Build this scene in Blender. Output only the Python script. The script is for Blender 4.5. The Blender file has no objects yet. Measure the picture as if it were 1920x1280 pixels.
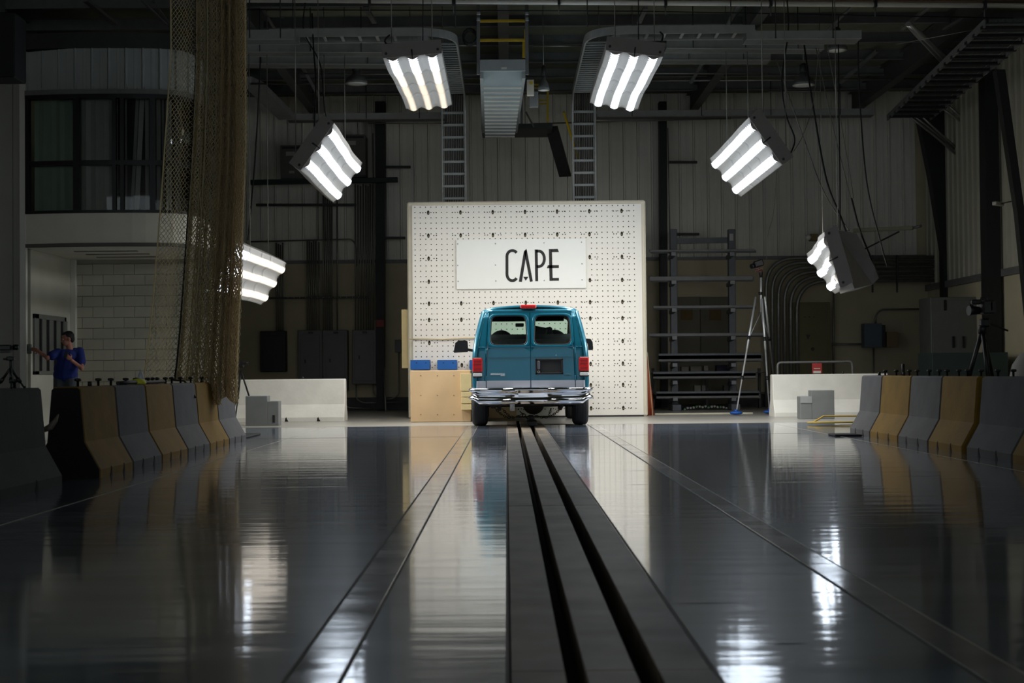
import bpy, math, random
from mathutils import Vector, Matrix
random.seed(7)
SC = bpy.context.scene
COL = SC.collection
V = Vector
PI = math.pi

# ------------------------------------------------------------------ camera
F_PX = 2667.0            # focal length in pixels of a 1920 x 1280 frame
CAM_H = 0.90
VPX, VPY, ROLL = 950.0, 698.0, math.radians(0.55)
_y = V(((VPX - 960) / F_PX, (640 - VPY) / F_PX, -1)).normalized()
_z = V((-math.sin(ROLL), math.cos(ROLL), 0)); _z = (_z - _y * _z.dot(_y)).normalized()
_x = _y.cross(_z)
W2C = Matrix((( _x.x, _y.x, _z.x), (_x.y, _y.y, _z.y), (_x.z, _y.z, _z.z)))
C2W = W2C.transposed()
CAM = V((0, 0, CAM_H))
cam = bpy.data.cameras.new('camera')
cam.sensor_width = 36.0
cam.lens = F_PX / 1920 * 36.0
cam.clip_end = 200
cam.dof.use_dof = True
cam.dof.focus_distance = 24.0
cam.dof.aperture_fstop = 4.5
camo = bpy.data.objects.new('camera', cam)
COL.objects.link(camo)
camo.matrix_world = Matrix.Translation(CAM) @ C2W.to_4x4()
SC.camera = camo

# ------------------------------------------------------------------ world, exposure
wd = bpy.data.worlds.new('world'); SC.world = wd; wd.use_nodes = True
wd.node_tree.nodes['Background'].inputs[0].default_value = (0.85, 0.93, 1.0, 1)
wd.node_tree.nodes['Background'].inputs[1].default_value = 0.78
SC.view_settings.view_transform = 'Standard'
SC.view_settings.look = 'None'
SC.view_settings.exposure = 0.0
SC.view_settings.gamma = 1.0
SC.view_settings.use_curve_mapping = False
LAMP_W = 63.0            # watts of each side light bank
LAMP_TOP_W = 138.0       # watts of each of the two upper banks
LAMP_TOP_SPREAD = 135.0
LAMP_SPREAD = 95.0
SC.cycles.max_bounces = 6
SC.cycles.diffuse_bounces = 3
SC.cycles.glossy_bounces = 4
SC.cycles.sample_clamp_indirect = 6.0
SC.cycles.use_denoising = True
SC.cycles.use_adaptive_sampling = True
SC.cycles.adaptive_threshold = 0.03

# ------------------------------------------------------------------ pixel helpers
def W(px, py, Y):
    d = C2W @ V(((px - 960) / F_PX, (640 - py) / F_PX, -1))
    return CAM + d * (Y / d.y)
def G(px, py):
    d = C2W @ V(((px - 960) / F_PX, (640 - py) / F_PX, -1))
    return CAM + d * (-CAM_H / d.z)

# ------------------------------------------------------------------ materials
def lin(c):
    return tuple(((x / 255) / 12.92) if x / 255 <= 0.04045 else (((x / 255) + 0.055) / 1.055) ** 2.4 for x in c)
MATS = {}
def mat(name, rgb, rough=0.5, metal=0.0, var=0.12, scale=6.0, bump=0.0, coat=0.0, bscale=None, stretch=(1, 1, 1), spec=0.5):
    if name in MATS: return MATS[name]
    m = bpy.data.materials.new(name); m.use_nodes = True
    nt = m.node_tree; b = nt.nodes['Principled BSDF']
    c = lin(rgb)
    tc = nt.nodes.new('ShaderNodeTexCoord'); mp = nt.nodes.new('ShaderNodeMapping'); mp.inputs['Scale'].default_value = stretch
    nt.links.new(tc.outputs['Object'], mp.inputs[0])
    n = nt.nodes.new('ShaderNodeTexNoise'); n.inputs['Scale'].default_value = scale; n.inputs['Detail'].default_value = 5
    nt.links.new(mp.outputs[0], n.inputs['Vector'])
    r = nt.nodes.new('ShaderNodeValToRGB')
    r.color_ramp.elements[0].position = 0.3; r.color_ramp.elements[1].position = 0.7
    r.color_ramp.elements[0].color = tuple(x * (1 - var) for x in c) + (1,)
    r.color_ramp.elements[1].color = tuple(min(1, x * (1 + var)) for x in c) + (1,)
    nt.links.new(n.outputs['Fac'], r.inputs[0]); nt.links.new(r.outputs[0], b.inputs['Base Color'])
    b.inputs['Roughness'].default_value = rough; b.inputs['Metallic'].default_value = metal
    b.inputs['Specular IOR Level'].default_value = spec
    if coat:
        b.inputs['Coat Weight'].default_value = coat; b.inputs['Coat Roughness'].default_value = 0.05
    if bump:
        n2 = nt.nodes.new('ShaderNodeTexNoise'); n2.inputs['Scale'].default_value = bscale or scale * 6; n2.inputs['Detail'].default_value = 3
        nt.links.new(mp.outputs[0], n2.inputs['Vector'])
        bp = nt.nodes.new('ShaderNodeBump'); bp.inputs['Strength'].default_value = 1; bp.inputs['Distance'].default_value = bump
        nt.links.new(n2.outputs['Fac'], bp.inputs['Height']); nt.links.new(bp.outputs[0], b.inputs['Normal'])
    MATS[name] = m
    return m
def emat(name, rgb, s):
    if name in MATS: return MATS[name]
    m = bpy.data.materials.new(name); m.use_nodes = True
    b = m.node_tree.nodes['Principled BSDF']
    b.inputs['Base Color'].default_value = lin(rgb) + (1,)
    b.inputs['Emission Color'].default_value = lin(rgb) + (1,)
    b.inputs['Emission Strength'].default_value = s
    MATS[name] = m
    return m
def glass(name, rgb, alpha_mix, rough=0.02):
    """thin pane: tinted see-through layer under a glossy skin"""
    if name in MATS: return MATS[name]
    m = bpy.data.materials.new(name); m.use_nodes = True
    nt = m.node_tree; nt.nodes.remove(nt.nodes['Principled BSDF'])
    out = nt.nodes['Material Output']
    tr = nt.nodes.new('ShaderNodeBsdfTransparent'); tr.inputs[0].default_value = lin(rgb) + (1,)
    gl = nt.nodes.new('ShaderNodeBsdfGlossy'); gl.inputs['Roughness'].default_value = rough
    fr = nt.nodes.new('ShaderNodeFresnel'); fr.inputs[0].default_value = 1.45
    mul = nt.nodes.new('ShaderNodeMath'); mul.operation = 'MULTIPLY'; mul.inputs[1].default_value = alpha_mix
    mx = nt.nodes.new('ShaderNodeMixShader')
    nt.links.new(fr.outputs[0], mul.inputs[0]); nt.links.new(mul.outputs[0], mx.inputs[0])
    nt.links.new(tr.outputs[0], mx.inputs[1]); nt.links.new(gl.outputs[0], mx.inputs[2])
    nt.links.new(mx.outputs[0], out.inputs[0])
    MATS[name] = m
    return m
def cord(name, rgb):
    """fibre cord: light soaks through it"""
    if name in MATS: return MATS[name]
    m = mat(name, rgb, .9, 0, .12, 6); nt = m.node_tree
    b = nt.nodes['Principled BSDF']; tl = nt.nodes.new('ShaderNodeBsdfTranslucent'); mx = nt.nodes.new('ShaderNodeMixShader')
    tl.inputs[0].default_value = lin(rgb) + (1,); mx.inputs[0].default_value = .5
    nt.links.new(b.outputs[0], mx.inputs[1]); nt.links.new(tl.outputs[0], mx.inputs[2]); nt.links.new(mx.outputs[0], nt.nodes['Material Output'].inputs[0])
    return m
def floor_mat(name, rgb, rough, var, amp, haze=0.0, sx=.2):
    m = bpy.data.materials.new(name); m.use_nodes = True
    nt = m.node_tree; b = nt.nodes['Principled BSDF']; L = nt.links.new
    tc = nt.nodes.new('ShaderNodeTexCoord')
    def noise(sx, sy, sc, det):
        mp = nt.nodes.new('ShaderNodeMapping'); mp.inputs['Scale'].default_value = (sx, sy, 1)
        L(tc.outputs['Object'], mp.inputs[0])
        n = nt.nodes.new('ShaderNodeTexNoise'); n.inputs['Scale'].default_value = sc; n.inputs['Detail'].default_value = det
        L(mp.outputs[0], n.inputs['Vector']); return n
    c = lin(rgb)
    n = noise(sx, 1.0, 2.0, 8)
    r = nt.nodes.new('ShaderNodeValToRGB'); r.color_ramp.elements[0].position = 0.35; r.color_ramp.elements[1].position = 0.68
    r.color_ramp.elements[0].color = tuple(x * (1 - var) for x in c) + (1,)
    r.color_ramp.elements[1].color = tuple(x * (1 + var) for x in c) + (1,)
    L(n.outputs['Fac'], r.inputs[0]); L(r.outputs[0], b.inputs['Base Color'])
    nr = noise(0.5, 2.2, 2.0, 6)
    rr = nt.nodes.new('ShaderNodeMapRange'); rr.inputs[1].default_value = 0.3; rr.inputs[2].default_value = 0.75
    rr.inputs[3].default_value = rough * (.6 if haze else .92); rr.inputs[4].default_value = rough * (1.5 if haze else 1.08)
    L(nr.outputs['Fac'], rr.inputs[0])
    if haze:
        b.inputs['Roughness'].default_value = haze; b.inputs['Coat Weight'].default_value = 1.0; b.inputs['Coat IOR'].default_value = 1.5
        L(rr.outputs[0], b.inputs['Coat Roughness'])
    else: L(rr.outputs[0], b.inputs['Roughness'])
    n1 = noise(0.12, 1.0, 5.0, 10)
    bp = nt.nodes.new('ShaderNodeBump'); bp.inputs['Strength'].default_value = 1; bp.inputs['Distance'].default_value = amp
    L(n1.outputs['Fac'], bp.inputs['Height']); L(bp.outputs[0], b.inputs['Normal']); L(bp.outputs[0], b.inputs['Coat Normal'])
    MATS[name] = m
    return m

# ------------------------------------------------------------------ mesh builder
class MB:
    def __init__(s): s.v = []; s.f = []; s.m = []; s.sm = []; s.cur = 0
    def add(s, vs, fs, smooth=False):
        o = len(s.v); s.v += [V(v) for v in vs]
        for f in fs: s.f.append([i + o for i in f]); s.m.append(s.cur); s.sm.append(smooth)
        return s
    def bx(s, x0, x1, y0, y1, z0, z1, bev=0.0):
        return s.box(((x0 + x1) / 2, (y0 + y1) / 2, (z0 + z1) / 2), (abs(x1 - x0), abs(y1 - y0), abs(z1 - z0)), None, bev)
    def box(s, c, d, R=None, bev=0.0):
        hx, hy, hz = d[0] / 2, d[1] / 2, d[2] / 2
        if bev <= 0:
            vs = [V((a * hx, b * hy, e * hz)) for a in (-1, 1) for b in (-1, 1) for e in (-1, 1)]
            fs = [(0, 1, 3, 2), (4, 6, 7, 5), (0, 4, 5, 1), (2, 3, 7, 6), (0, 2, 6, 4), (1, 5, 7, 3)]
        else:
            bev = min(bev, hx * .9, hy * .9, hz * .9)
            vs = []; idx = {}
            for a in (-1, 1):
                for b in (-1, 1):
                    for e in (-1, 1):
                        for k in range(3):
                            p = [a * (hx - bev), b * (hy - bev), e * (hz - bev)]
                            p[k] = (a * hx, b * hy, e * hz)[k]
                            idx[(a, b, e, k)] = len(vs); vs.append(V(p))
            fs = []
            for a in (-1, 1):
                q = [idx[(a, -1, -1, 0)], idx[(a, 1, -1, 0)], idx[(a, 1, 1, 0)], idx[(a, -1, 1, 0)]]; fs.append(q if a > 0 else q[::-1])
                q = [idx[(-1, a, -1, 1)], idx[(-1, a, 1, 1)], idx[(1, a, 1, 1)], idx[(1, a, -1, 1)]]; fs.append(q if a > 0 else q[::-1])
                q = [idx[(-1, -1, a, 2)], idx[(1, -1, a, 2)], idx[(1, 1, a, 2)], idx[(-1, 1, a, 2)]]; fs.append(q if a > 0 else q[::-1])
            for a in (-1, 1):
                for b in (-1, 1):
                    fs.append([idx[(a, b, -1, 0)], idx[(a, b, 1, 0)], idx[(a, b, 1, 1)], idx[(a, b, -1, 1)]][::(-1 if a * b > 0 else 1)][::-1])
                    fs.append([idx[(a, -1, b, 0)], idx[(a, 1, b, 0)], idx[(a, 1, b, 2)], idx[(a, -1, b, 2)]][::(1 if a * b > 0 else -1)][::-1])
                    fs.append([idx[(-1, a, b, 1)], idx[(1, a, b, 1)], idx[(1, a, b, 2)], idx[(-1, a, b, 2)]][::(-1 if a * b > 0 else 1)][::-1])
                    for e in (-1, 1):
                        t = [idx[(a, b, e, 0)], idx[(a, b, e, 1)], idx[(a, b, e, 2)]]; fs.append(t if a * b * e > 0 else t[::-1])
        c = V(c)
        if R is not None: vs = [R @ v for v in vs]
        return s.add([v + c for v in vs], fs)
    def beam(s, a, b, w, h, up=(0, 0, 1), bev=0.0):
        """rectangular bar from a to b; w sideways, h along up"""
        a = V(a); b = V(b); d = b - a; L = d.length; y = d / L; up = V(up)
        if abs(y.dot(up)) > .99: up = V((0, 1, 0)) if abs(y.y) < .9 else V((1, 0, 0))
        x = y.cross(up).normalized(); z = x.cross(y)
        R = Matrix(((x.x, y.x, z.x), (x.y, y.y, z.y), (x.z, y.z, z.z)))
        return s.box((a + b) / 2, (w, L, h), R, bev)
    def ibeam(s, a, b, w, h, t=0.012, up=(0, 0, 1)):
        a = V(a); b = V(b); u = V(up)
        s.beam(a + u * (h / 2 - t / 2), b + u * (h / 2 - t / 2), w, t, up)
        s.beam(a - u * (h / 2 - t / 2), b - u * (h / 2 - t / 2), w, t, up)
        return s.beam(a, b, t, h - 2 * t, up)
    def tube(s, pts, r, n=8, caps=True, closed=False, smooth=True):
        pts = [V(p) for p in pts]; N = len(pts)
        rs = r if isinstance(r, (list, tuple)) else [r] * N
        T = []
        for i in range(N):
            if closed: t = pts[(i + 1) % N] - pts[i - 1]
            else: t = pts[min(i + 1, N - 1)] - pts[max(i - 1, 0)]
            T.append(t.normalized() if t.length > 1e-9 else V((0, 0, 1)))
        u = T[0].cross(V((0, 0, 1)))
        if u.length < 1e-3: u = T[0].cross(V((1, 0, 0)))
        u.normalize(); vs = []
        for i in range(N):
            u = (u - T[i] * u.dot(T[i])).normalized(); w = T[i].cross(u)
            for k in range(n):
                a = 2 * PI * k / n
                vs.append(pts[i] + (u * math.cos(a) + w * math.sin(a)) * rs[i])
        fs = []
        for i in range(N if closed else N - 1):
            j = (i + 1) % N
            for k in range(n):
                l = (k + 1) % n
                fs.append((i * n + k, i * n + l, j * n + l, j * n + k))
        s.add(vs, fs, smooth)
        if caps and not closed:
            o = len(s.v) - len(vs)
            s.f.append([o + k for k in range(n)][::-1]); s.m.append(s.cur); s.sm.append(False)
            s.f.append([o + (N - 1) * n + k for k in range(n)]); s.m.append(s.cur); s.sm.append(False)
        return s
    def lathe(s, prof, c=(0, 0, 0), axis=(0, 0, 1), n=20, caps=True):
        """prof: list of (radius, height along axis)"""
        a = V(axis).normalized(); u = a.cross(V((0, 0, 1)))
        if u.length < 1e-3: u = V((1, 0, 0))
        u.normalize(); w = a.cross(u); c = V(c); vs = []; fs = []
        for (r, h) in prof:
            for k in range(n):
                t = 2 * PI * k / n
                vs.append(c + a * h + (u * math.cos(t) + w * math.sin(t)) * r)
        for i in range(len(prof) - 1):
            for k in range(n):
                l = (k + 1) % n
                fs.append((i * n + k, i * n + l, (i + 1) * n + l, (i + 1) * n + k))
        s.add(vs, fs, True)
        if caps:
            o = len(s.v) - len(vs)
            s.f.append([o + k for k in range(n)][::-1]); s.m.append(s.cur); s.sm.append(False)
            s.f.append([o + (len(prof) - 1) * n + k for k in range(n)]); s.m.append(s.cur); s.sm.append(False)
        return s
    def prism(s, poly, fn, d0, d1):
        """poly 2d (u,v) outline; fn(u,v,d) -> point; extrude from d0 to d1"""
        n = len(poly)
        vs = [fn(u, v, d0) for u, v in poly] + [fn(u, v, d1) for u, v in poly]
        fs = [list(range(n))[::-1], list(range(n, 2 * n))]
        for i in range(n):
            j = (i + 1) % n
            fs.append((i, j, n + j, n + i))
        return s.add(vs, fs)
    def grid(s, P, nu, nv, smooth=True, skip=None):
        """P(i,j) for i<=nu, j<=nv"""
        vs = [P(i, j) for i in range(nu + 1) for j in range(nv + 1)]
        fs = []
        for i in range(nu):
            for j in range(nv):
                if skip and skip(i, j): continue
                a = i * (nv + 1) + j
                fs.append((a, a + nv + 1, a + nv + 2, a + 1))
        return s.add(vs, fs, smooth)
    def ellipsoid(s, c, r, n=16, m=10, R=None):
        c = V(c); vs = []; fs = []
        for i in range(m + 1):
            th = PI * i / m
            for k in range(n):
                p = 2 * PI * k / n
                q = V((r[0] * math.sin(th) * math.cos(p), r[1] * math.sin(th) * math.sin(p), r[2] * math.cos(th)))
                vs.append((R @ q if R else q) + c)
        for i in range(m):
            for k in range(n):
                l = (k + 1) % n
                fs.append((i * n + k, (i + 1) * n + k, (i + 1) * n + l, i * n + l))
        return s.add(vs, fs, True)
    def xf(s, M):
        s.v = [M @ v for v in s.v]; return s
    def mesh(s, name, mats, M=None):
        me = bpy.data.meshes.new(name)
        vs = [tuple(M @ v) for v in s.v] if M is not None else [tuple(v) for v in s.v]
        me.from_pydata(vs, [], s.f)
        for m in (mats if isinstance(mats, (list, tuple)) else [mats]): me.materials.append(m)
        me.polygons.foreach_set('material_index', s.m); me.polygons.foreach_set('use_smooth', s.sm)
        me.update()
        return me
MWD = {}
def obj(name, mb, mats, parent=None, label=None):
    """a mesh object authored in world space; re-expressed in its parent's space"""
    if parent is not None:
        me = mb.mesh(name, mats, MWD[parent.name].inverted())
        o = bpy.data.objects.new(name, me); o.parent = parent; MWD[o.name] = MWD[parent.name].copy()
    else:
        xs = [v.x for v in mb.v]; ys = [v.y for v in mb.v]; zs = [v.z for v in mb.v]
        b = V(((min(xs) + max(xs)) / 2, (min(ys) + max(ys)) / 2, min(zs)))
        M = Matrix.Translation(b)
        me = mb.mesh(name, mats, M.inverted())
        o = bpy.data.objects.new(name, me); o.location = b; MWD[o.name] = M
    COL.objects.link(o)
    if label: o['label'] = label
    return o
def tag(o, label, cat, group=None, kind=None):
    o['label'] = label; o['category'] = cat
    if group: o['group'] = group
    if kind: o['kind'] = kind
    return o
def thing(name, label, cat, loc=(0, 0, 0), rz=0.0, group=None):
    o = bpy.data.objects.new(name, None); o.empty_display_size = 0.1
    o.location = loc; o.rotation_euler = (0, 0, rz)
    COL.objects.link(o); MWD[o.name] = Matrix.Translation(V(loc)) @ Matrix.Rotation(rz, 4, 'Z')
    return tag(o, label, cat, group)
def one(name, mb, mats, label, cat, group=None, kind=None):
    return tag(obj(name, mb, mats), label, cat, group, kind)
def struct(name, mb, mats):
    me = mb.mesh(name, mats); o = bpy.data.objects.new(name, me); COL.objects.link(o)
    MWD[o.name] = Matrix.Identity(4); o['kind'] = 'structure'
    return o
def inst(name, me, parent, loc, rz=0.0, scale=None):
    """child sharing mesh data, loc in world space, parent unrotated"""
    o = bpy.data.objects.new(name, me); o.parent = parent
    o.location = V(loc) - MWD[parent.name].translation; o.rotation_euler = (0, 0, rz)
    if scale: o.scale = scale
    COL.objects.link(o); MWD[o.name] = Matrix.Translation(V(loc)) @ Matrix.Rotation(rz, 4, 'Z')
    return o
def copy_thing(o, loc, rz=None, label=None, group=None):
    c = o.copy(); COL.objects.link(c); c.location = loc
    if rz is not None: c.rotation_euler = (0, 0, rz)
    MWD[c.name] = Matrix.Translation(V(loc)) @ Matrix.Rotation(c.rotation_euler.z, 4, 'Z')
    if label: c['label'] = label
    if group: c['group'] = group
    for ch in list(o.children):
        d = ch.copy(); COL.objects.link(d); d.parent = c
        for g in list(ch.children):
            e = g.copy(); COL.objects.link(e); e.parent = d
    return c
def arc(c, r, a0, a1, n, ax='xz'):
    out = []
    for i in range(n + 1):
        a = a0 + (a1 - a0) * i / n
        p = V(c)
        if ax == 'xz': p += V((math.cos(a) * r, 0, math.sin(a) * r))
        elif ax == 'yz': p += V((0, math.cos(a) * r, math.sin(a) * r))
        else: p += V((math.cos(a) * r, math.sin(a) * r, 0))
        out.append(p)
    return out
def bend(pts, r, n=6):
    """round the corners of a polyline"""
    pts = [V(p) for p in pts]; out = [pts[0]]
    for i in range(1, len(pts) - 1):
        a, b, c = pts[i - 1], pts[i], pts[i + 1]
        d1 = (a - b); d2 = (c - b); q = min(r, d1.length * .48, d2.length * .48)
        p1 = b + d1.normalized() * q; p2 = b + d2.normalized() * q
        for k in range(n + 1):
            t = k / n
            out.append((1 - t) ** 2 * p1 + 2 * t * (1 - t) * b + t * t * p2)
    out.append(pts[-1]); return out

# ------------------------------------------------------------------ shared materials
M_wallmetal = mat('wall_metal', (212, 209, 196), .55, 0, .06, 2)
M_walllow = mat('wall_low', (178, 168, 140), .8, 0, .08, 2, .002)
M_white = mat('white_wall', (190, 188, 174), .75, 0, .05, 2, .001)
M_whitetrim = mat('white_trim', (205, 203, 190), .6, 0, .04, 3)
M_ceil = mat('ceiling_grey', (104, 104, 86), .9, 0, .15, 3)
M_steel = mat('galvanised', (150, 152, 150), .42, .7, .12, 9)
M_steeldull = mat('dull_steel', (112, 113, 110), .6, .3, .12, 6)
M_dark = mat('dark_metal', (50, 51, 49), .55, .2, .15, 8)
M_black = mat('black_plastic', (16, 16, 17), .5, 0, .2, 12)
M_blackgloss = mat('black_gloss', (12, 12, 12), .2, 0, .1, 12, spec=.25)
M_tray = mat('tray_alu', (158, 159, 154), .5, .35, .08, 6)
M_yellow = mat('safety_yellow', (205, 172, 28), .55, 0, .1, 8)
M_rubber = mat('rubber', (24, 24, 25), .8, 0, .2, 20)
M_pipe = mat('conduit', (132, 131, 124), .38, .6, .1, 10)
M_pipedark = mat('dark_conduit', (124, 123, 116), .4, .5, .12, 10)
M_fixhouse = mat('fixture_housing', (140, 136, 130), .55, .1, .06, 6)
M_lens = mat('fixture_lens', (150, 149, 147), .35, 0, .04, 10)
M_wire = mat('wire_steel', (150, 148, 138), .4, .6, .05, 10)
M_cableblk = mat('cable_black', (14, 14, 14), .6, 0, .1, 10)
# ================================================================== THE SETTING
YB = 35.0      # back wall
XR = 10.4      # right wall
XL = -13.0
ZC = 7.75      # roof underside
M_floor = floor_mat('floor_epoxy', (106, 116, 130), .05, .30, .0026, .30)
M_floorpale = floor_mat('floor_apron', (150, 147, 138), .30, .12, .002)
M_plate = floor_mat('track_plate_steel', (104, 95, 82), .45, .45, .0002, 0, 1.6)
M_patch = floor_mat('trench_patch', (124, 124, 124), .12, .35, .0024, .45)
M_slot = mat('slot_black', (10, 10, 10), .9, 0, .1, 5)
XS = (0.0, .167, .224, .379, .444, .607)   # track strip: plate, slot, plate, slot, plate
YA = 24.25                                 # glossy floor ends, paler and rougher floor begins
YT = 26.4                                  # track ends
fl = MB()
def fq(x0, x1, y0, y1, z=0.0):
    fl.add([(x0, y0, z), (x1, y0, z), (x1, y1, z), (x0, y1, z)], [(0, 1, 2, 3)])
for x0, x1 in ((XL, XS[0]), (XS[5], XR)): fq(x0, x1, -7, YA)
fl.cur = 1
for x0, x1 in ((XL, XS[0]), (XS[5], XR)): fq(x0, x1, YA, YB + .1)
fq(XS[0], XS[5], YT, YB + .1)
fl.cur = 2
fq(XS[0], XS[5], -7, YT, -.16)
fl.add([(XS[0], -7, -.16), (XS[0], YT, -.16), (XS[0], YT, 0), (XS[0], -7, 0)], [(0, 1, 2, 3)])
fl.add([(XS[5], -7, -.16), (XS[5], YT, -.16), (XS[5], YT, 0), (XS[5], -7, 0)], [(3, 2, 1, 0)])
fl.add([(XS[0], YT, -.16), (XS[5], YT, -.16), (XS[5], YT, 0), (XS[0], YT, 0)], [(0, 1, 2, 3)])
floor = struct('floor', fl, [M_floor, M_floorpale, M_slot])
secs = [-7, -1.2, 4.3, 9.6, 15.2, 20.9, YT]
for a, b in ((0, 1), (2, 3), (4, 5)):
    for k in range(len(secs) - 1):
        obj('track_plate', MB().bx(XS[a] + .004, XS[b], secs[k] + .004, secs[k + 1] - .004, -.15, .001 + .001 * ((k + a) % 2), .003), M_plate, floor)
for x0, x1, ys in ((-.655, -.50, [-7, .8, 6.4, 12.6, 18.5, YA]), (1.37, 1.505, [-7, 1.5, 7.2, 13.1, 19.0, YA])):
    for k in range(len(ys) - 1):
        obj('trench_patch', MB().bx(x0, x1, ys[k], ys[k + 1] - .012, -.02, .003, .002), M_patch, floor)
M_joint = mat('joint_sealant', (176, 172, 160), .4, 0, .2, 3)
M_joint2 = mat('joint_dark', (86, 83, 78), .6, 0, .3, 2)
for x, m_, w in ((-3.09, M_joint, .012), (4.46, M_joint, .010), (-.662, M_joint2, .012), (-.494, M_joint2, .010), (1.363, M_joint2, .010), (1.512, M_joint, .009), (-.006, M_joint2, .012), (.615, M_joint2, .012)):
    obj('floor_joint', MB().bx(x - w / 2, x + w / 2, -7, YA - .05, -.01, .0015), m_, floor)
for y in (24.3, 20.1):
    obj('floor_joint', MB().bx(-9, -.01, y - .008, y + .008, -.01, .0012), M_joint2, floor)
    obj('floor_joint', MB().bx(.62, 9, y - .008, y + .008, -.01, .0012), M_joint2, floor)
for k in range(14):      # short cracks and tyre scuffs across the sealed floor
    x = random.choice([random.uniform(-3, -.7), random.uniform(.7, 1.3), random.uniform(1.6, 4)]); y = random.uniform(4, 14); l = random.uniform(.06, .3)
    obj('floor_crack', MB().add([(x - l, y, .0008), (x, y - .006, .0008), (x + l, y + .004, .0008), (x, y + .010, .0008)], [(0, 1, 2, 3)]), M_joint2, floor)

# ---- back wall: ribbed metal panels over a smooth lower wall
ZL = 3.70
wall_back = struct('wall_back', MB().bx(XL, XR, YB, YB + .2, 0, ZC), M_walllow)
PITCH = .344
def rib_mesh(name, pitch, h, m_, flip=False):
    mb = MB()
    pr = [(0, 0), (.012, -.040), (.045, -.040), (.060, 0), (pitch * .55, 0), (pitch * .56, -.006), (pitch * .72, -.006), (pitch * .73, 0), (pitch - .004, 0), (pitch - .004, .02)]
    mb.add([(x, y, 0) for x, y in pr] + [(x, y, h) for x, y in pr], [(i, i + 1, len(pr) + i + 1, len(pr) + i) for i in range(len(pr) - 1)])
    return mb.mesh(name, m_)
me = rib_mesh('panel', PITCH, ZC - ZL, M_wallmetal)
for k in range(int((XR + 7.4) / PITCH)):
    inst('panel', me, wall_back, (-7.4 + k * PITCH, YB - .012, ZL))
obj('wall_flashing', MB().bx(XL, XR, YB - .06, YB, ZL - .08, ZL), M_steeldull, wall_back)
obj('kick_plate', MB().bx(-5.4, XR, YB - .03, YB, 0, .32), M_dark, wall_back)

# ---- right wall
wall_right = struct('wall_right', MB().bx(XR, XR + .2, -7, YB, 0, ZC), mat('right_low', (176, 168, 140), .8, 0, .06, 2, .001))
me = rib_mesh('panel', PITCH, ZC - 2.95, mat('right_panel', (168, 164, 146), .55, 0, .05, 2))
for k in range(40):
    inst('panel', me, wall_right, (XR - .012, YB - .1 - k * PITCH, 2.95), -PI / 2)
obj('belt_rail', MB().bx(XR - .07, XR, 10, YB, 2.80, 2.95), M_steeldull, wall_right)
wall_left = struct('wall_left', MB().bx(XL - .2, XL, -7, YB, 0, ZC), M_walllow)

# ---- ceiling
ceiling = struct('ceiling', MB().bx(XL, XR, -7, YB + .2, ZC, ZC + .2), M_ceil)
me = MB().bx(-.03, .03, -.0, .0, 0, .01).v
for y in (25.6, 27.2, 28.8, 30.4, 32.0, 33.6):
    mb = MB(); mb.beam((XL, y, ZC - .11), (XR, y, ZC - .11), .012, .22)
    mb.beam((XL, y + .04, ZC - .006), (XR, y + .04, ZC - .006), .08, .012); mb.beam((XL, y - .04, ZC - .214), (XR, y - .04, ZC - .214), .08, .012)
    obj('purlin', mb, M_steeldull, ceiling)
for x in (-9.2, -4.6, 0.0, 4.6, 8.6):
    mb = MB().ibeam((x, 8, ZC - .30), (x, YB, ZC - .30), .20, .5, .015)
    obj('rafter', mb, mat('rafter_grey', (74, 75, 70), .6, .1, .1, 4), ceiling)

# ---- gallery block on the left
YG = 24.05
XG = W(48, 500, YG).x
Z_SOF, Z_BAND, Z_SILL, Z_HEAD, Z_COR, Z_TOP = 3.08, 3.14, 3.65, 5.64, 5.74, 6.40
gal_front = struct('wall_gallery_front', MB().bx(XL, XG - .08, YG, YG + .25, 0, Z_TOP + .02), mat('pilaster_white', (150, 149, 139), .75, 0, .05, 2, .001))
obj('corner_trim', MB().bx(XG - .09, XG + .02, YG - .04, YG + .05, 0, Z_TOP + .02, .005), M_whitetrim, gal_front)
obj('control_joint', MB().bx(XG - .22, XG - .205, YG - .004, YG, 0, Z_TOP), M_steeldull, gal_front)
gal_side = struct('wall_gallery_side', MB().bx(XG - .10, XG, YG + .25, 26.7, 0, Z_SOF), M_white)
XGR = W(402, 500, 26.6).x
YGB = 26.6
gal_back = struct('wall_gallery_back', MB().bx(XG - .1, XGR, YGB + .03, YGB + .2, 0, Z_SOF), mat('mortar_grey', (158, 154, 140), .9, 0, .05, 3))
M_block = mat('painted_block', (176, 172, 156), .78, 0, .05, 3, .0015)
me_b = MB().bx(.003, .388, -.0, .03, .002, .194, .004).mesh('block', M_block)
me_h = MB().bx(.003, .190, -.0, .03, .002, .194, .004).mesh('block_half', M_block)
for r in range(15):
    x = XG
    if r % 2: inst('block', me_h, gal_back, (x, YGB, r * .2)); x += .194
    while x + .388 < XGR + (.0 if r % 2 else .0):
        inst('block', me_b, gal_back, (x, YGB, r * .2)); x += .391
obj('corner_post', MB().bx(XG, XG + .10, YGB - .10, YGB, 0, Z_SOF, .006), M_whitetrim, gal_back)
struct('wall_gallery_return', MB().beam((XGR - .05, YGB, Z_SOF / 2), (W(424, 500, YB).x, YB, Z_SOF / 2), .1, Z_SOF), M_white)
_t = [(48, 24.02), (75, 23.98), (100, 23.95), (125, 23.93), (150, 23.92), (200, 23.92), (250, 23.94), (290, 23.98), (320, 24.05), (345, 24.2), (365, 24.5), (380, 24.95), (392, 25.65), (399, 26.6), (404, 28.0), (411, 31.0), (424, 35.0)]
ARC = [V((W(px, 400, y).x, y, 0)) for px, y in _t]
_s = [0]
for i in range(1, len(ARC)): _s.append(_s[-1] + (ARC[i] - ARC[i - 1]).length)
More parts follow.
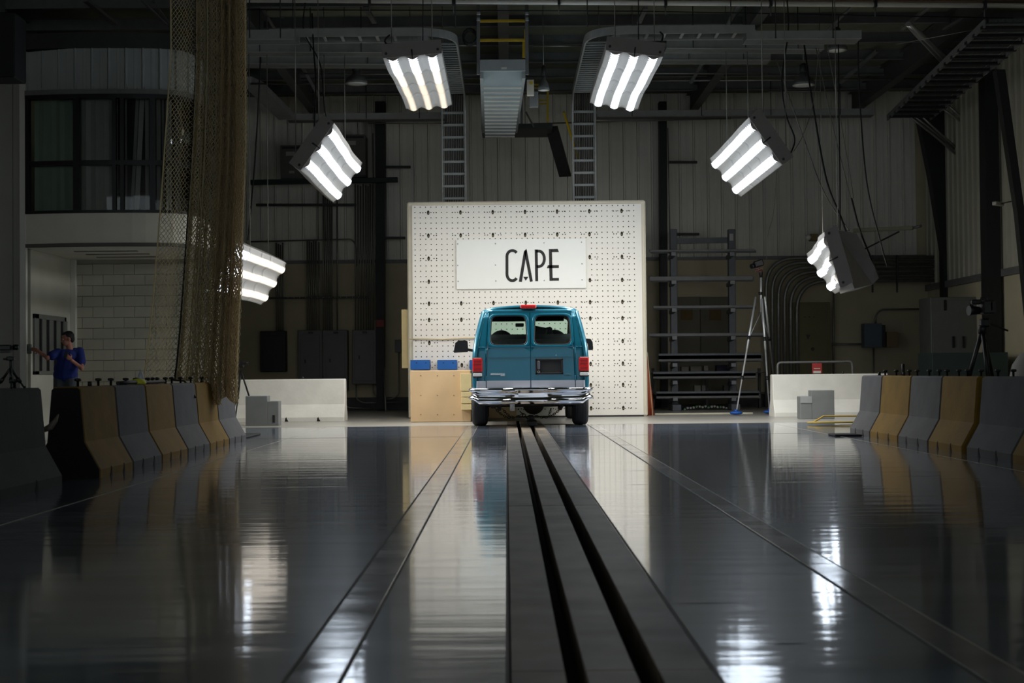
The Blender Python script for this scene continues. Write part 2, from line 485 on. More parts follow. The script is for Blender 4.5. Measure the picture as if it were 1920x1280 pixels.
def arcp(s):
    s = max(0, min(_s[-1] - 1e-6, s)); i = 0
    while _s[i + 1] < s: i += 1
    t = (s - _s[i]) / (_s[i + 1] - _s[i]); p = ARC[i].lerp(ARC[i + 1], t)
    a = ARC[max(i - 1, 0)]; b = ARC[min(i + 2, len(ARC) - 1)]
    d = (b - a).normalized(); return p, V((d.y, -d.x, 0))        # point, outward normal
def s_at(px):
    lo, hi = 0.0, _s[-1]
    for _ in range(40):
        m = (lo + hi) / 2; p, _n = arcp(m)
        q = W2C @ (p + V((0, 0, 4.4)) - CAM); x = 960 + F_PX * q.x / -q.z
        if x < px: lo = m
        else: hi = m
    return lo
def ribbon(s0, s1, z0, z1, d0, d1, n=24):
    """curved slab along the gallery arc between outward offsets d0 < d1"""
    mb = MB(); vs = []
    for i in range(n + 1):
        p, nn = arcp(s0 + (s1 - s0) * i / n)
        for d, z in ((d0, z0), (d1, z0), (d1, z1), (d0, z1)): vs.append(p + nn * d + V((0, 0, z)))
    fs = []
    for i in range(n):
        for k in range(4):
            l = (k + 1) % 4
            fs.append((i * 4 + k, (i + 1) * 4 + k, (i + 1) * 4 + l, i * 4 + l))
    fs += [(0, 1, 2, 3), (n * 4 + 3, n * 4 + 2, n * 4 + 1, n * 4)]
    return mb.add(vs, fs)
SE = _s[-1]
parapet = struct('wall_gallery_parapet', ribbon(0, SE, Z_BAND, Z_SILL, -.15, 0, 60), mat('parapet_white', (212, 208, 190), .7, 0, .03, 3))
obj('drip_band', ribbon(0, SE, Z_BAND - .055, Z_BAND + .005, -.15, .012, 60), mat('drip_grey', (92, 90, 82), .7, 0, .05, 4), parapet)
obj('cornice', ribbon(0, SE, Z_HEAD + .02, Z_COR, -.1, .03, 60), M_steeldull, parapet)
obj('top_flashing', ribbon(0, SE, Z_TOP + .04, Z_TOP + .30, -.1, .03, 60), M_dark, parapet)
# soffit
sv = [V((XG, YGB + .1, Z_SOF))] + [p + V((0, 0, Z_SOF)) for p in ARC[:12]] + [V((XGR, YGB + .1, Z_SOF))]
soff = MB(); soff.add(sv + [v + V((0, 0, .05)) for v in sv], [list(range(len(sv))), list(range(len(sv), 2 * len(sv)))[::-1]])
soffit = struct('ceiling_gallery', soff, M_white)
for k, (a, b, y) in enumerate(((140, 258, 465.5), (162, 280, 472), (182, 296, 478.5))):
    Yk = 24.75 + k * .62
    p, q = W(a, y, Yk), W(b, y, Yk)
    obj('soffit_slot', MB().bx(p.x, q.x, Yk - .05, Yk + .05, Z_SOF - .012, Z_SOF), M_steeldull, soffit)
# ribbed cladding above the window
M_clad = mat('gallery_cladding', (158, 162, 158), .5, 0, .05, 3)
n = int(SE / .285)
for k in range(n):
    a, b = k * .285, (k + 1) * .285 - .006
    if a > s_at(396) + .5: break
    mb = MB(); vs = []
    for s_, d in ((a, 0.0), (a + .012, .030), (a + .030, .030), (a + .042, 0), (a + .15, 0), (a + .155, .006), (a + .20, .006), (a + .205, 0), (b, 0)):
        p, nn = arcp(s_)
        vs += [p + nn * (d - .02) + V((0, 0, Z_COR)), p + nn * (d - .02) + V((0, 0, Z_TOP + .13 * min(1, s_ / 2.6)))]
    mb.add(vs, [(2 * i, 2 * i + 2, 2 * i + 3, 2 * i + 1) for i in range(8)])
    obj('panel', mb, M_clad, parapet)
# window
win = thing('window_1', 'curved black framed gallery window with vertical blinds', 'window')
del win['category']; win['kind'] = 'structure'
M_frame = mat('window_frame_black', (12, 12, 12), .4, .2, .1, 8)
M_pane = glass('gallery_glass', (246, 249, 247), .9)
ZTR = 4.50
SM = [s_at(x) for x in (49, 143, 214, 229, 286, 332, 366, 388)]
obj('sill', ribbon(0, SE * .75, Z_SILL, Z_SILL + .05, -.10, .02, 50), M_frame, win)
obj('head', ribbon(0, SE * .75, Z_HEAD - .05, Z_HEAD + .02, -.10, .02, 50), M_frame, win)
obj('transom', ribbon(0, SE * .75, ZTR - .04, ZTR + .04, -.08, .012, 50), M_frame, win)
for i, s_ in enumerate(SM):
    w = .05 if i not in (2, 3) else .032
    if i == 4: w = .045
    obj('mullion', ribbon(max(0, s_ - w), s_ + w, Z_SILL + .05, Z_HEAD - .05, -.08, .016, 2), M_frame, win)
for i in range(len(SM) - 1):
    for z0, z1 in ((Z_SILL + .05, ZTR - .04), (ZTR + .04, Z_HEAD - .05)):
        obj('pane', ribbon(SM[i] + .04, SM[i + 1] - .04, z0, z1, -.034, -.028, 6), M_pane, win)
M_blind = mat('blind_fabric', (176, 172, 170), .8, 0, .05, 5)
M_blindg = mat('blind_fabric_green', (132, 150, 136), .8, 0, .05, 5)
s_ = .06; kk = 0
bl = [MB(), MB()]
while s_ < SM[-1]:
    p, nn = arcp(s_ + .04); t = V((-nn.y, nn.x, 0)); a = -.42 - .32 * (kk % 2) - .12 * ((kk * 7) % 3)
    skip = SM[2] - .06 < s_ < SM[3] + .14
    dx = 0
    if not skip or (SM[2] + .02 < s_ < SM[2] + .10):
        lean = .10 if SM[3] < s_ < SM[3] + .3 else 0
        c = p - nn * .22; d = (t * math.cos(a) + nn * math.sin(a)) * .041
        bl[0 if s_ > SM[1] else 1].add([c - d + V((0, 0, Z_SILL + .02)) + t * -lean, c + d + V((0, 0, Z_SILL + .02)) + t * -lean, c + d + V((0, 0, Z_HEAD)), c - d + V((0, 0, Z_HEAD))], [(0, 1, 2, 3)])
    s_ += .078; kk += 1
b0 = obj('blind', bl[0], M_blind, win); b1 = obj('blind', bl[1], M_blindg, win)
b0['kind'] = 'stuff'; b1['kind'] = 'stuff'
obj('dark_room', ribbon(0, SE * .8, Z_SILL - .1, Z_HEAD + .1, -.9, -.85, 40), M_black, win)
# door-like slatted shutter on the side wall
sh = thing('door_1', 'grey shuttered opening with dark vertical slats in the gallery side wall', 'shutter')
del sh['category']; sh['kind'] = 'structure'
z0, z1 = W(54, 702, 24.45).z, W(54, 588, 24.45).z
y0, y1 = 24.40, 26.15
mb = MB()
for a, b, c, d in ((y0, y1, z0, z0 + .06), (y0, y1, z1 - .08, z1), (y0, y0 + .22, z0, z1), (y1 - .1, y1, z0, z1)): mb.bx(XG, XG + .04, a, b, c, d, .004)
obj('shutter_frame', mb, mat('shutter_grey', (108, 110, 104), .6, 0, .06, 4), sh)
obj('shutter_back', MB().bx(XG, XG + .004, y0 + .1, y1, z0, z1), M_black, sh)
for k in range(4):
    yy = y0 + .42 + k * .40
    obj('shutter_slat', MB().bx(XG + .006, XG + .03, yy, yy + .22, z0 + .05, z1 - .07, .003), MATS['shutter_grey'], sh)
# ================================================================== THE CRASH BARRIER
YF = 28.3
PXM = F_PX / YF
M_bar = mat('barrier_white', (224, 218, 206), .55, 0, .02, 2)
M_baredge = mat('barrier_edge', (214, 205, 182), .7, 0, .06, 3)
M_hole = mat('hole_dark', (16, 14, 12), .9, 0, .1, 5)
M_brass = mat('bolt_brass', (120, 104, 66), .5, .5, .2, 20)
bar = thing('crash_barrier', 'huge white block wall drilled with rows of holes behind the teal van', 'crash barrier', (.38, YF, 0))
tl, tr = W(762, 378, YF), W(1212, 374, YF)
bx0, bx1, bzt = W(764, 580, YF).x, W(1213, 580, YF).x, W(986, 376, YF).z
obj('block', MB().bx(bx0, bx1, YF + .06, YF + .95, 0, bzt, .03), M_baredge, bar)
px0, px1 = bx0 + .10, bx1 - .085
pzt = bzt - .075
obj('face_plate', MB().bx(px0, px1, YF, YF + .06, .03, pzt, .006), M_bar, bar)
# small holes: one drilled pattern (too small to pick apart singly)
def disc(mb, x, z, rx, rz, n=8, y=YF - .002):
    vs = [(x + rx * math.cos(2 * PI * k / n), y, z + rz * math.sin(2 * PI * k / n)) for k in range(n)]
    vs2 = [(a, y + .03, b) for a, _y2, b in vs]
    mb.add(vs + vs2, [list(range(n))] + [(k, (k + 1) % n, n + (k + 1) % n, n + k) for k in range(n)])
def c3(x, y): return W(740 + x / 2.91, 360 + y / 2.91, YF)     # a point of the wall face
hx0, hz0 = c3(110, 83).x, c3(110, 83).z
pitch_x = (c3(1310, 600).x - c3(114, 600).x) / 41
dots = MB(); nr = 41; pitch_z = (hz0 - .10) / (nr - .2)
sgn0, sgn1 = W(853, 448, YF), W(1101, 542, YF)
pitch = pitch_x
for i in range(42):
    for j in range(int((hz0 - .06) / pitch) + 1):
        x, z = hx0 + i * pitch, hz0 - j * pitch
        if sgn0.x < x < sgn1.x and sgn1.z < z < sgn0.z: continue
        disc(dots, x, z, .0115, .0115, 6)
slots = MB(); bolts = MB()
rows = (107, 232, 357, 483, 603, 692, 817, 940, 1056, 1182)
for ci, cx in enumerate((182, 358, 534, 710, 885, 1061, 1237)):
    for ry in rows:
        p = c3(cx + ry / 110, ry)
        x, z = p.x, p.z + (cx - 182) / 1055 * -.0
        z = c3(182 + ry / 110, ry).z - .02
        if sgn0.x - .03 < x < sgn1.x + .03 and sgn1.z < z < sgn0.z: continue
        disc(slots, x, z, .026, .046, 10, YF - .003)
        bolts.lathe([(.016, 0), (.016, .006)], (x, YF - .004, z - .012), (0, -1, 0), 6)
        for dx in (-.16, -.107, .107, .16): disc(dots, x + dx, z, .012, .012, 6)
o = obj('drilled_holes', dots, M_hole, bar); o['kind'] = 'stuff'
o = obj('anchor_slots', slots, M_hole, bar); o['kind'] = 'stuff'
o = obj('anchor_bolts', bolts, M_brass, bar); o['kind'] = 'stuff'
obj('foot_gap', MB().bx(px0, px1, YF + .01, YF + .055, 0, .03), M_black, bar)
# sign board with letters
sg = thing('sign_board', 'white board with black CAPE lettering bolted to the crash barrier', 'sign', ((sgn0.x + sgn1.x) / 2, YF - .02, sgn1.z))
q0, q1 = W(855.5, 449.5, YF), W(1099, 540, YF)
obj('board', MB().bx(q0.x, q1.x, YF - .030, YF - .008, q1.z, q0.z, .003), mat('sign_white', (228, 227, 218), .5, 0, .015, 2), sg)
M_ink = mat('sign_black', (24, 21, 17), .5, 0, .05, 5)
def L7(x, y): return W(840 + x / 7.111, 440 + y / 7.111, YF - .03)
def glyph(polys):
    mb = MB()
    for poly in polys:
        pts = [L7(*p) for p in poly]
        mb.prism([(p.x, p.z) for p in pts], lambda u, v, d: V((u, d, v)), YF - .034, YF - .028)
    obj('letter', mb, M_ink, sg)
def stroke(pl, w, w1=None):
    """quads along a polyline with width w (crop pixels)"""
    out = []; n = len(pl)
    def nrm(i):
        a = pl[max(i - 1, 0)]; b = pl[min(i + 1, n - 1)]
        dx, dy = b[0] - a[0], b[1] - a[1]; l = math.hypot(dx, dy); return -dy / l, dx / l
    for i in range(n - 1):
        (nx, ny), (mx, my) = nrm(i), nrm(i + 1); a, b = pl[i], pl[i + 1]
        out.append([(a[0] + nx * w / 2, a[1] + ny * w / 2), (b[0] + mx * w / 2, b[1] + my * w / 2), (b[0] - mx * w / 2, b[1] - my * w / 2), (a[0] - nx * w / 2, a[1] - ny * w / 2)])
    return out
cpts = []
for k in range(13):                                  # C
    a = math.radians(-38 - k * (142 / 12)); cpts.append((858 + 72 * math.cos(a), 288 + 78 * math.sin(a)))
for k in range(13):
    a = math.radians(180 - k * (142 / 12)); cpts.append((858 + 72 * math.cos(a), 522 + 90 * math.sin(a)))
glyph(stroke(cpts, 38))
glyph([[(1012, 220), (1046, 187), (1050, 230), (985, 628), (945, 624)], [(1046, 187), (1055, 225), (1131, 620), (1093, 627), (1018, 240)], [(1003, 560), (1072, 560), (1037, 612)]])   # A
pp = [(1175, 218), (1215, 218)] + [(1215 + 70 * math.sin(math.radians(a)), 320 - 102 * math.cos(math.radians(a))) for a in range(10, 180, 17)] + [(1215, 424), (1180, 424)]
glyph([[(1156, 196), (1195, 196), (1202, 618), (1164, 618)]] + stroke(pp, 38))        # P
glyph([[(1345, 190), (1385, 190), (1396, 613), (1354, 615)], [(1380, 190), (1463, 188), (1479, 230), (1380, 232)], [(1332, 406), (1478, 404), (1478, 442), (1318, 446)], [(1390, 576), (1479, 574), (1479, 612), (1390, 613)]])   # E
bm = MB()
for x, y in ((130, 122), (632, 118), (1280, 108), (1780, 98), (130, 408), (632, 402), (1786, 386), (136, 620), (638, 614), (1284, 608), (1787, 600)):
    bm.lathe([(.012, 0), (.012, .005), (.006, .007)], L7(x, y) + V((0, .0, 0)), (0, -1, 0), 8)
obj('sign_screws', bm, M_steel, sg)['kind'] = 'stuff'

# pads at the barrier's left foot
M_tan = mat('tan_pad', (196, 166, 126), .85, 0, .05, 3, .001)
M_cream = mat('cream_foam', (206, 186, 136), .9, 0, .06, 4, .002)
M_blue = mat('blue_panel', (8, 84, 158), .55, 0, .05, 5)
Yp = 26.15
pd = thing('impact_pad', 'large tan impact pad box standing left of the van', 'impact pad', (W(826, 780, Yp).x, Yp, 0))
a, b = W(769.5, 740, Yp), W(884, 740, Yp); zt = W(826, 694, Yp).z
obj('pad_body', MB().bx(a.x, b.x - .01, Yp, YF - .05, .0, zt, .012), M_tan, pd)
q = W(968, 780, YF - .1)
one('skirt_board', MB().bx(b.x + .0, q.x, YF - .12, YF - .02, 0, .33, .006), M_tan, 'low tan board along the barrier foot seen under the van', 'board')
sc = MB()
for x in (789, 820, 851):
    for y in (704, 741, 777): sc.lathe([(.012, 0), (.010, .004)], W(x, y, Yp) + V((0, 0, 0)), (0, -1, 0), 8)
obj('pad_screws', sc, mat('screw_tan', (140, 112, 82), .6, .2, .1, 8), pd)['kind'] = 'stuff'
for k, (x0, x1, y0, y1, lb) in enumerate(((863.5, 884, 700, 733, 'tall cream foam block against the tan pad beside the left tyre'), (865, 884, 734, 744, 'upper thin cream foam slab beside the left tyre'), (865, 884, 745, 756.5, 'middle thin cream foam slab beside the left tyre'), (865, 884, 757.5, 768, 'lowest thin cream foam slab beside the left tyre'))):
    p, q = W(x0, y1, Yp - .12), W(x1, y0, Yp - .12)
    obj('foam_slab', MB().bx(p.x, q.x, Yp - .12, Yp - .005, p.z, q.z, .005), M_cream, pd)
for k, (x0, x1, lb) in enumerate(((769.5, 805, 'leftmost bright blue panel above the tan pad'), (820, 856, 'bright blue panel above the tan pad nearer the van mirror'), (880.5, 893, 'blue panel mostly hidden behind the van tail light'))):
    p, q = W(x0, 693, YF - .5), W(x1, 674.5, YF - .5)
    e = thing('blue_panel', lb, 'panel', ((p.x + q.x) / 2, YF - .3, p.z), 0, 'blue panels')
    obj('panel_face', MB().bx(p.x, q.x, YF - .5, YF - .02, max(p.z, zt), q.z, .004), M_blue, e)
    if k < 2:
        for t in (.32, .82): obj('screw', MB().lathe([(.012, 0), (.008, .005)], W(x0 + (x1 - x0) * t, 680, YF - .502), (0, -1, 0), 8), M_dark, e)
obj('wall_cord', MB().tube([W(768, 635.5, YF - .02), W(800, 635, YF - .03), W(830, 636, YF - .025), W(870, 633.5, YF - .03), W(895, 633, YF - .03)], .011, 6), M_cream, bar, 'thin tan cord strung across the face')
ed = MB()
ed.bx(W(754.5, 600, YF + .5).x, bx0 - .001, YF + .25, YF + .6, W(754, 690, YF).z, W(754, 579, YF).z, .006)
one('foam_board', ed, M_cream, 'narrow cream board leaning on the left edge of the crash barrier', 'board')
lp = MB().beam(W(1224, 783, YF + .6) , W(1214, 660, YF + .6), .04, .01, (1, 0, 0))
one('wood_strip', lp, mat('pine', (188, 172, 138), .7, 0, .1, 6), 'thin pale wooden strip leaning beside the right edge of the crash barrier', 'wood strip')
lp = MB().add([W(1214, 672, YF + .9), W(1215, 783, YF + .9), W(1226, 783, YF + .55)], [(0, 1, 2)]).add([W(1214, 672, YF + .95), W(1215, 783, YF + .95), W(1226, 783, YF + .6)], [(2, 1, 0)])
cb = MB()
for k in range(7): cb.tube([W(1213.5, 668 + k * 3, YF + .8), W(1214 + k * 1.2, 735, YF + .75), W(1214 + k * 1.9, 782, YF + .68)], .016, 6)
one('red_cable_bundle', cb, mat('rust_cable', (150, 66, 36), .7, 0, .2, 9), 'bundle of rust red cables hanging beside the right edge of the barrier', 'cable bundle')
# ================================================================== THE VAN
VO = V((.39, 23.15, 0))
van = thing('passenger_van', 'teal passenger van with chrome rear bumper parked facing the white barrier', 'van', VO)
TV = Matrix.Translation(VO)
def vobj(name, mb, m_, parent=None, label=None): return obj(name, mb.xf(TV), m_, parent or van, label)
M_teal = mat('van_teal', (14, 100, 122), .32, .35, .04, 3, coat=.55)
M_silver = mat('van_silver', (176, 180, 190), .35, .35, .03, 5, coat=.5)
M_trim = mat('van_interior', (52, 52, 54), .85, 0, .1, 8)
M_seat = mat('van_seat', (112, 108, 110), .9, 0, .15, 14, .002)
M_chrome = mat('chrome', (215, 217, 222), .07, 1.0, .02, 5)
M_red = mat('tail_red', (190, 4, 12), .3, 0, .12, 30, coat=.15, spec=.3)
M_clear = mat('tail_clear', (214, 216, 214), .15, 0, .06, 30, coat=.8)
M_vglass = glass('van_glass', (214, 230, 222), .8)
M_vshade = glass('van_shade_glass', (70, 84, 150), .8)
HW = [(.42, .885), (.55, .93), (.75, .945), (.95, .945), (1.15, .94), (1.28, .930), (1.45, .90), (1.60, .868), (1.76, .826), (1.87, .79)]
PR = HW and [(w, z) for z, w in HW] + [(.765, 1.915), (.70, 1.945), (.55, 1.968), (.35, 1.985), (.15, 1.993), (0, 1.995)]
NP = len(PR)
def lean(z): return .17 * max(0, z - 1.28) / .6
ST = [0, .012, .04, .09, .36, 1.42, 1.56, 2.56, 2.72, 3.62, 3.80, 4.45, 4.62, 5.0, 5.06]
INS = [.075, .035, .010, 0, 0, 0, 0, 0, 0, 0, 0.005, .02, .03, .07, .12]
TOP = [1.995] * 10 + [1.97, 1.24, 1.16, 1.05, 1.0]
def vp(i, j):
    """station i, profile index j (right half then mirrored)"""
    k = j if j < NP else 2 * (NP - 1) - j
    sg = 1 if j < NP else -1
    x, z = PR[k]; y = ST[i]
    x = max(0, x - INS[i] * (1 if z < 1.9 else .6) * (1 if x > 0 else 0))
    if TOP[i] < 1.99 and z > 1.15: z = 1.15 + (z - 1.15) * (TOP[i] - 1.15) / (1.995 - 1.15)
    if i >= 12 and z > 1.0: z = min(z, TOP[i])
    if i < 4 and z > 1.9: z -= INS[i] * .4
    if y < .36: y = y + lean(z) * (1 - y / .36)
    if i >= 11 and k < 4: y += .0
    return V((sg * x, y, z))
NJ = 2 * (NP - 1)
iW0, iW1 = 5, 8           # side window rows (z 1.28 .. 1.76)
def vskip(i, j):
    k = j if j < NP - 1 else NJ - 1 - j
    if i in (4, 6, 8) and iW0 <= k < iW1: return True
    if i == 10 and k >= 9: return True
    return False
body = MB().grid(vp, len(ST) - 1, NJ, True, vskip)
# close the nose
nose = [vp(len(ST) - 1, j) for j in range(NJ + 1)]
body.add(nose, [list(range(len(nose)))])
# rear surround: header, quarter strips
def ry(x, z): return lean(z) + .045 * (abs(x) / .95) ** 8 - .004
def rear_patch(mb, x0, x1, z0, z1, x0t=None, x1t=None, nx=4, nz=8, off=0.0):
    x0t = x0 if x0t is None else x0t; x1t = x1 if x1t is None else x1t
    def P(i, j):
        t = j / nz; z = z0 + (z1 - z0) * t
        a = x0 + (x0t - x0) * t; b = x1 + (x1t - x1) * t; x = a + (b - a) * i / nx
        return V((x, ry(x, z) + off, z))
    mb.grid(P, nx, nz, True)
def hwz(z):
    for (z0, w0), (z1, w1) in zip(HW, HW[1:]):
        if z0 <= z <= z1: return w0 + (w1 - w0) * (z - z0) / (z1 - z0)
    return HW[-1][1] if z > 1 else HW[0][1]
def quarter(sg):
    def P(i, j):
        z = .55 + (1.87 - .55) * j / 14
        d = .725 + (.668 - .725) * max(0, (z - .64)) / 1.245; w = hwz(z) - .06
        x = d + .006 + (w - d) * i / 4
        return V((sg * x, ry(x, z) + (.03 if z < .6 else 0), z))
    q = MB().grid(P, 4, 14, True)
    body.add(q.v, [f if sg > 0 else f[::-1] for f in q.f], True)
quarter(1); quarter(-1)
rear_patch(body, -.76, .76, 1.872, 1.93, -.70, .70, 12, 2)
vb = vobj('body_shell', body, [M_teal, M_trim])
so = vb.modifiers.new('thick', 'SOLIDIFY'); so.thickness = .02; so.offset = 0; so.material_offset = 1; so.material_offset_rim = 0; so.use_even_offset = False
# roof rear lip and red stop lamp
mb = MB(); mb.tube([V((x, .105 + lean(1.9) * .55 + .05 * (abs(x) / .8) ** 4, 1.925 - .035 * (abs(x) / .8) ** 3)) for x in [-.80 + k * .1 for k in range(17)]], .014, 8)
vobj('roof_lip', mb, M_teal)
vobj('stop_lamp', MB().bx(-.155, .105, .13, .24, 1.945, 2.003, .012), M_red)
# ---- doors
def sup(cx, cz, a, b, e, th, taper=0.0):
    c, s = math.cos(th), math.sin(th)
    r = (abs(c / a) ** e + abs(s / b) ** e) ** (-1 / e)
    z = r * s; x = r * c * (1 - taper * z / b)
    return cx + x, cz + z
def door(sg):
    xi, xo, xot = .004, .722, .664
    zb, zt = .645, 1.880
    quad = [(xi, zb), (xo, zb), (xot, zt), (xi, zt)]
    cx, cz, a, b = (.352 if sg < 0 else .362), 1.585, .288, .236
    cx0 = cx
    ths = sorted(set([2 * PI * k / 56 for k in range(56)] + [math.atan2(z - cz, x - cx0) % (2 * PI) for x, z in quad]))
    def hit(th):
        c, s = math.cos(th), math.sin(th); best = 9
        for (x0, z0), (x1, z1) in zip(quad, quad[1:] + quad[:1]):
            dx, dz = x1 - x0, z1 - z0; den = c * dz - s * dx
            if abs(den) < 1e-9: continue
            t = ((x0 - cx0) * dz - (z0 - cz) * dx) / den; u = ((x0 - cx0) * s - (z0 - cz) * c) / den
            if t > 0 and -1e-6 <= u <= 1 + 1e-6: best = min(best, t)
        return cx0 + best * c, cz + best * s
    def loop(kind, off):
        out = []
        for th in ths:
            if kind == 0: x, z = hit(th)
            else: x, z = sup(cx0, cz, a * kind, b * kind, 7, th, .045)
            out.append(V((sg * x, ry(x, z) + off, z)))
        return out
    loops = [loop(0, .03), loop(0, -.012), loop(1.17, -.012), loop(1.14, -.028), loop(1.06, -.028), loop(1.0, -.006)]
    n = len(ths); mb = MB(); vs = [p for l in loops for p in l]
    fs = [(i * n + k, i * n + (k + 1) % n, (i + 1) * n + (k + 1) % n, (i + 1) * n + k) for i in range(len(loops) - 1) for k in range(n)]
    if sg > 0: fs = [f[::-1] for f in fs]
    mb.add(vs, fs, False)
    d = vobj('rear_door', mb, M_teal)
    g = loop(1.0, -.004)
    gm = MB().add(g + [V((sg * cx0, ry(cx0, cz) - .004, cz))], [(k, (k + 1) % n, n) for k in range(n)])
    vobj('rear_window', gm, M_vglass, d)
    ring = MB().tube(loop(1.01, -.012), .011, 6, closed=True)
    vobj('window_seal', ring, M_black, d)
    for zc in (1.155, 1.312):
        m2 = MB().beam((sg * .012, ry(0, zc) - .016, zc), (sg * (.70 if zc < 1.2 else .69), ry(.7, zc) - .016, zc), .010, .014)
        vobj('crease', m2, M_teal, d)
    m2 = MB(); rear_patch(m2, sg * .008 if sg > 0 else -.72, .72 if sg > 0 else -.008, .648, .765, nx=6, nz=3, off=-.024)
    m2.bx(min(sg * .008, sg * .72), max(sg * .008, sg * .72), -.02, .0, .755, .768)
    vobj('silver_panel', m2, M_silver, d)
    for zc in (1.245, .80):
        vobj('hinge', MB().bx(sg * .727 - .010, sg * .727 + .010, -.035, 0, zc - .045, zc + .045, .006), M_teal, d)
    return d
dl, dr = door(-1), door(1)
vobj('door_seal', MB().bx(-.03, .03, .022, .045, .62, 1.28).beam((0, .034, 1.28), (0, .034 + lean(1.88), 1.88), .06, .02, (0, 1, 0)), M_black)
for sg in (-1, 1):      # silver quarter ends, creases
    m2 = MB()
    def P(i, j):
        z = .60 + .165 * j / 3; x = .732 + (.945 - .732) * i / 5
        return V((sg * x, (-.024 if i < 4 else (.01 if i == 4 else .09)), z))
    m2.grid(P, 5, 3, True); vobj('silver_corner', m2, M_silver)
    vobj('side_crease', MB().tube([V((sg * .735, -.012, 1.312)), V((sg * .86, .012, 1.312)), V((sg * .925, .09, 1.312)), V((sg * .932, 1.2, 1.312)), V((sg * .925, 3.6, 1.312))], .006, 6), M_teal)
    vobj('side_silver', MB().bx(sg * .93 - .02, sg * .93 + .022, .1, 5.0, .58, .765, .01), M_silver)
    # tail lamp
    t = MB(); t.bx(sg * .865 - .078, sg * .865 + .082, -.03, .12, .905, 1.142, .018); tl_ = vobj('tail_lamp', t, M_red)
    for zz in (.965, 1.04, 1.09): vobj('lens_rib', MB().bx(sg * .865 - .07, sg * .865 + .07, -.035, -.028, zz - .002, zz + .002), mat('tail_dark', (120, 6, 12), .2, 0, .1, 20), tl_)
    vobj('reverse_lamp', MB().bx(sg * .868 - .074, sg * .868 + .078, -.028, .12, .832, .902, .016), M_clear, tl_)
    vobj('lamp_bezel', MB().bx(sg * .868 - .078, sg * .868 + .08, -.020, .118, .820, 1.150, .012), M_dark, tl_)
# licence recess with handle and lock
lr = MB(); x0, x1, z0, z1 = .078, .530, .862, 1.118
for a in ((x0, x1, z1 - .03, z1), (x0, x1, z0, z0 + .03), (x0, x0 + .03, z0, z1), (x1 - .03, x1, z0, z1)): lr.bx(a[0], a[1], -.034, -.008, a[2], a[3], .005)
fr = vobj('licence_frame', lr, M_black, dr, 'black plastic licence plate recess')
vobj('recess_plate', MB().bx(x0 + .02, x1 - .02, -.016, -.006, z0 + .02, z1 - .02), mat('recess_dark', (36, 36, 36), .6, 0, .2, 6), dr)
pf = MB()
for a in ((.172, .492, .895, .905), (.172, .180, .895, 1.0), (.484, .492, .895, .96)): pf.bx(a[0], a[1], -.022, -.014, a[2], a[3])
vobj('plate_lip', pf, M_dark, dr)
vobj('door_handle', MB().bx(.112, .150, -.045, -.012, .945, 1.085, .008), mat('handle_grey', (92, 92, 100), .4, .1, .1, 9), dr, 'grey vertical door handle')
vobj('lock_ring', MB().tube(arc((.130, -.026, .905), .016, 0, 2 * PI * .97, 14), .006, 6, closed=True), M_steel, dr)
vobj('key_hole', MB().lathe([(.006, 0), (.006, .008)], (.415, -.012, 1.175), (0, -1, 0), 8), M_chrome, dr)
# badges: worn chrome script and oval emblem
bd = MB(); bd.bx(-.652, -.49, -.022, -.010, .858, .886, .003); bd.prism([(-.50, .886), (-.42, .886), (-.42, .846), (-.495, .846), (-.482, .862)], lambda u, v, d: V((u, d, v)), -.022, -.010)
vobj('name_badge', bd, mat('badge_chrome', (178, 186, 190), .3, .7, .25, 60), dl, 'worn silver name badge')
em = MB().ellipsoid((.60, -.012, .853), (.070, .006, .016), 20, 8); vobj('oval_emblem', em, mat('emblem', (70, 110, 120), .3, .6, .35, 30), dr)
# ---- bumper
prof = [(.0, .648), (-.028, .645), (-.050, .628), (-.052, .600), (-.036, .578), (-.012, .560), (-.004, .535), (-.004, .505), (-.014, .478), (-.046, .462), (-.060, .440), (-.056, .415), (-.034, .396), (.0, .390)]
path = [(-.93, .62), (-.952, .25), (-.955, .05), (-.945, -.03), (-.91, -.085), (-.83, -.11), (-.60, -.125), (-.345, -.13), (-.325, -.13), (-.2, -.13), (0, -.13)]
path = path + [(-x, y) for x, y in path[-2::-1]]
bv = []
for i, (x, y) in enumerate(path):
    a = path[max(i - 1, 0)]; b = path[min(i + 1, len(path) - 1)]
    dx, dy = b[0] - a[0], b[1] - a[1]; l = math.hypot(dx, dy); nx, ny = dy / l, -dx / l
    for d, z in prof:
        d = -d
        if abs(x) < .335: d = .030 if .40 < z < .64 else d * .7
        if abs(x) > .90: z = .648 - (.648 - z) * .72
        if abs(x) < .335 and .47 < z < .60: d = .018
        bv.append(V((x + nx * d, y + ny * d, z)))
np_ = len(prof)
bm = MB().add(bv, [(i * np_ + k, (i + 1) * np_ + k, (i + 1) * np_ + k + 1, i * np_ + k + 1) for i in range(len(path) - 1) for k in range(np_ - 1)], True)
bump = vobj('rear_bumper', bm, M_chrome, van, 'polished chrome step bumper')
bump.modifiers.new('thick', 'SOLIDIFY').thickness = .006
vobj('bumper_step', MB().bx(-.31, .31, -.15, .0, .636, .652, .006), M_chrome, bump)
for sx in (-.255, .155): vobj('step_pad', MB().bx(sx - .01, sx + .11, -.155, -.03, .648, .660, .004), M_chrome, bump)
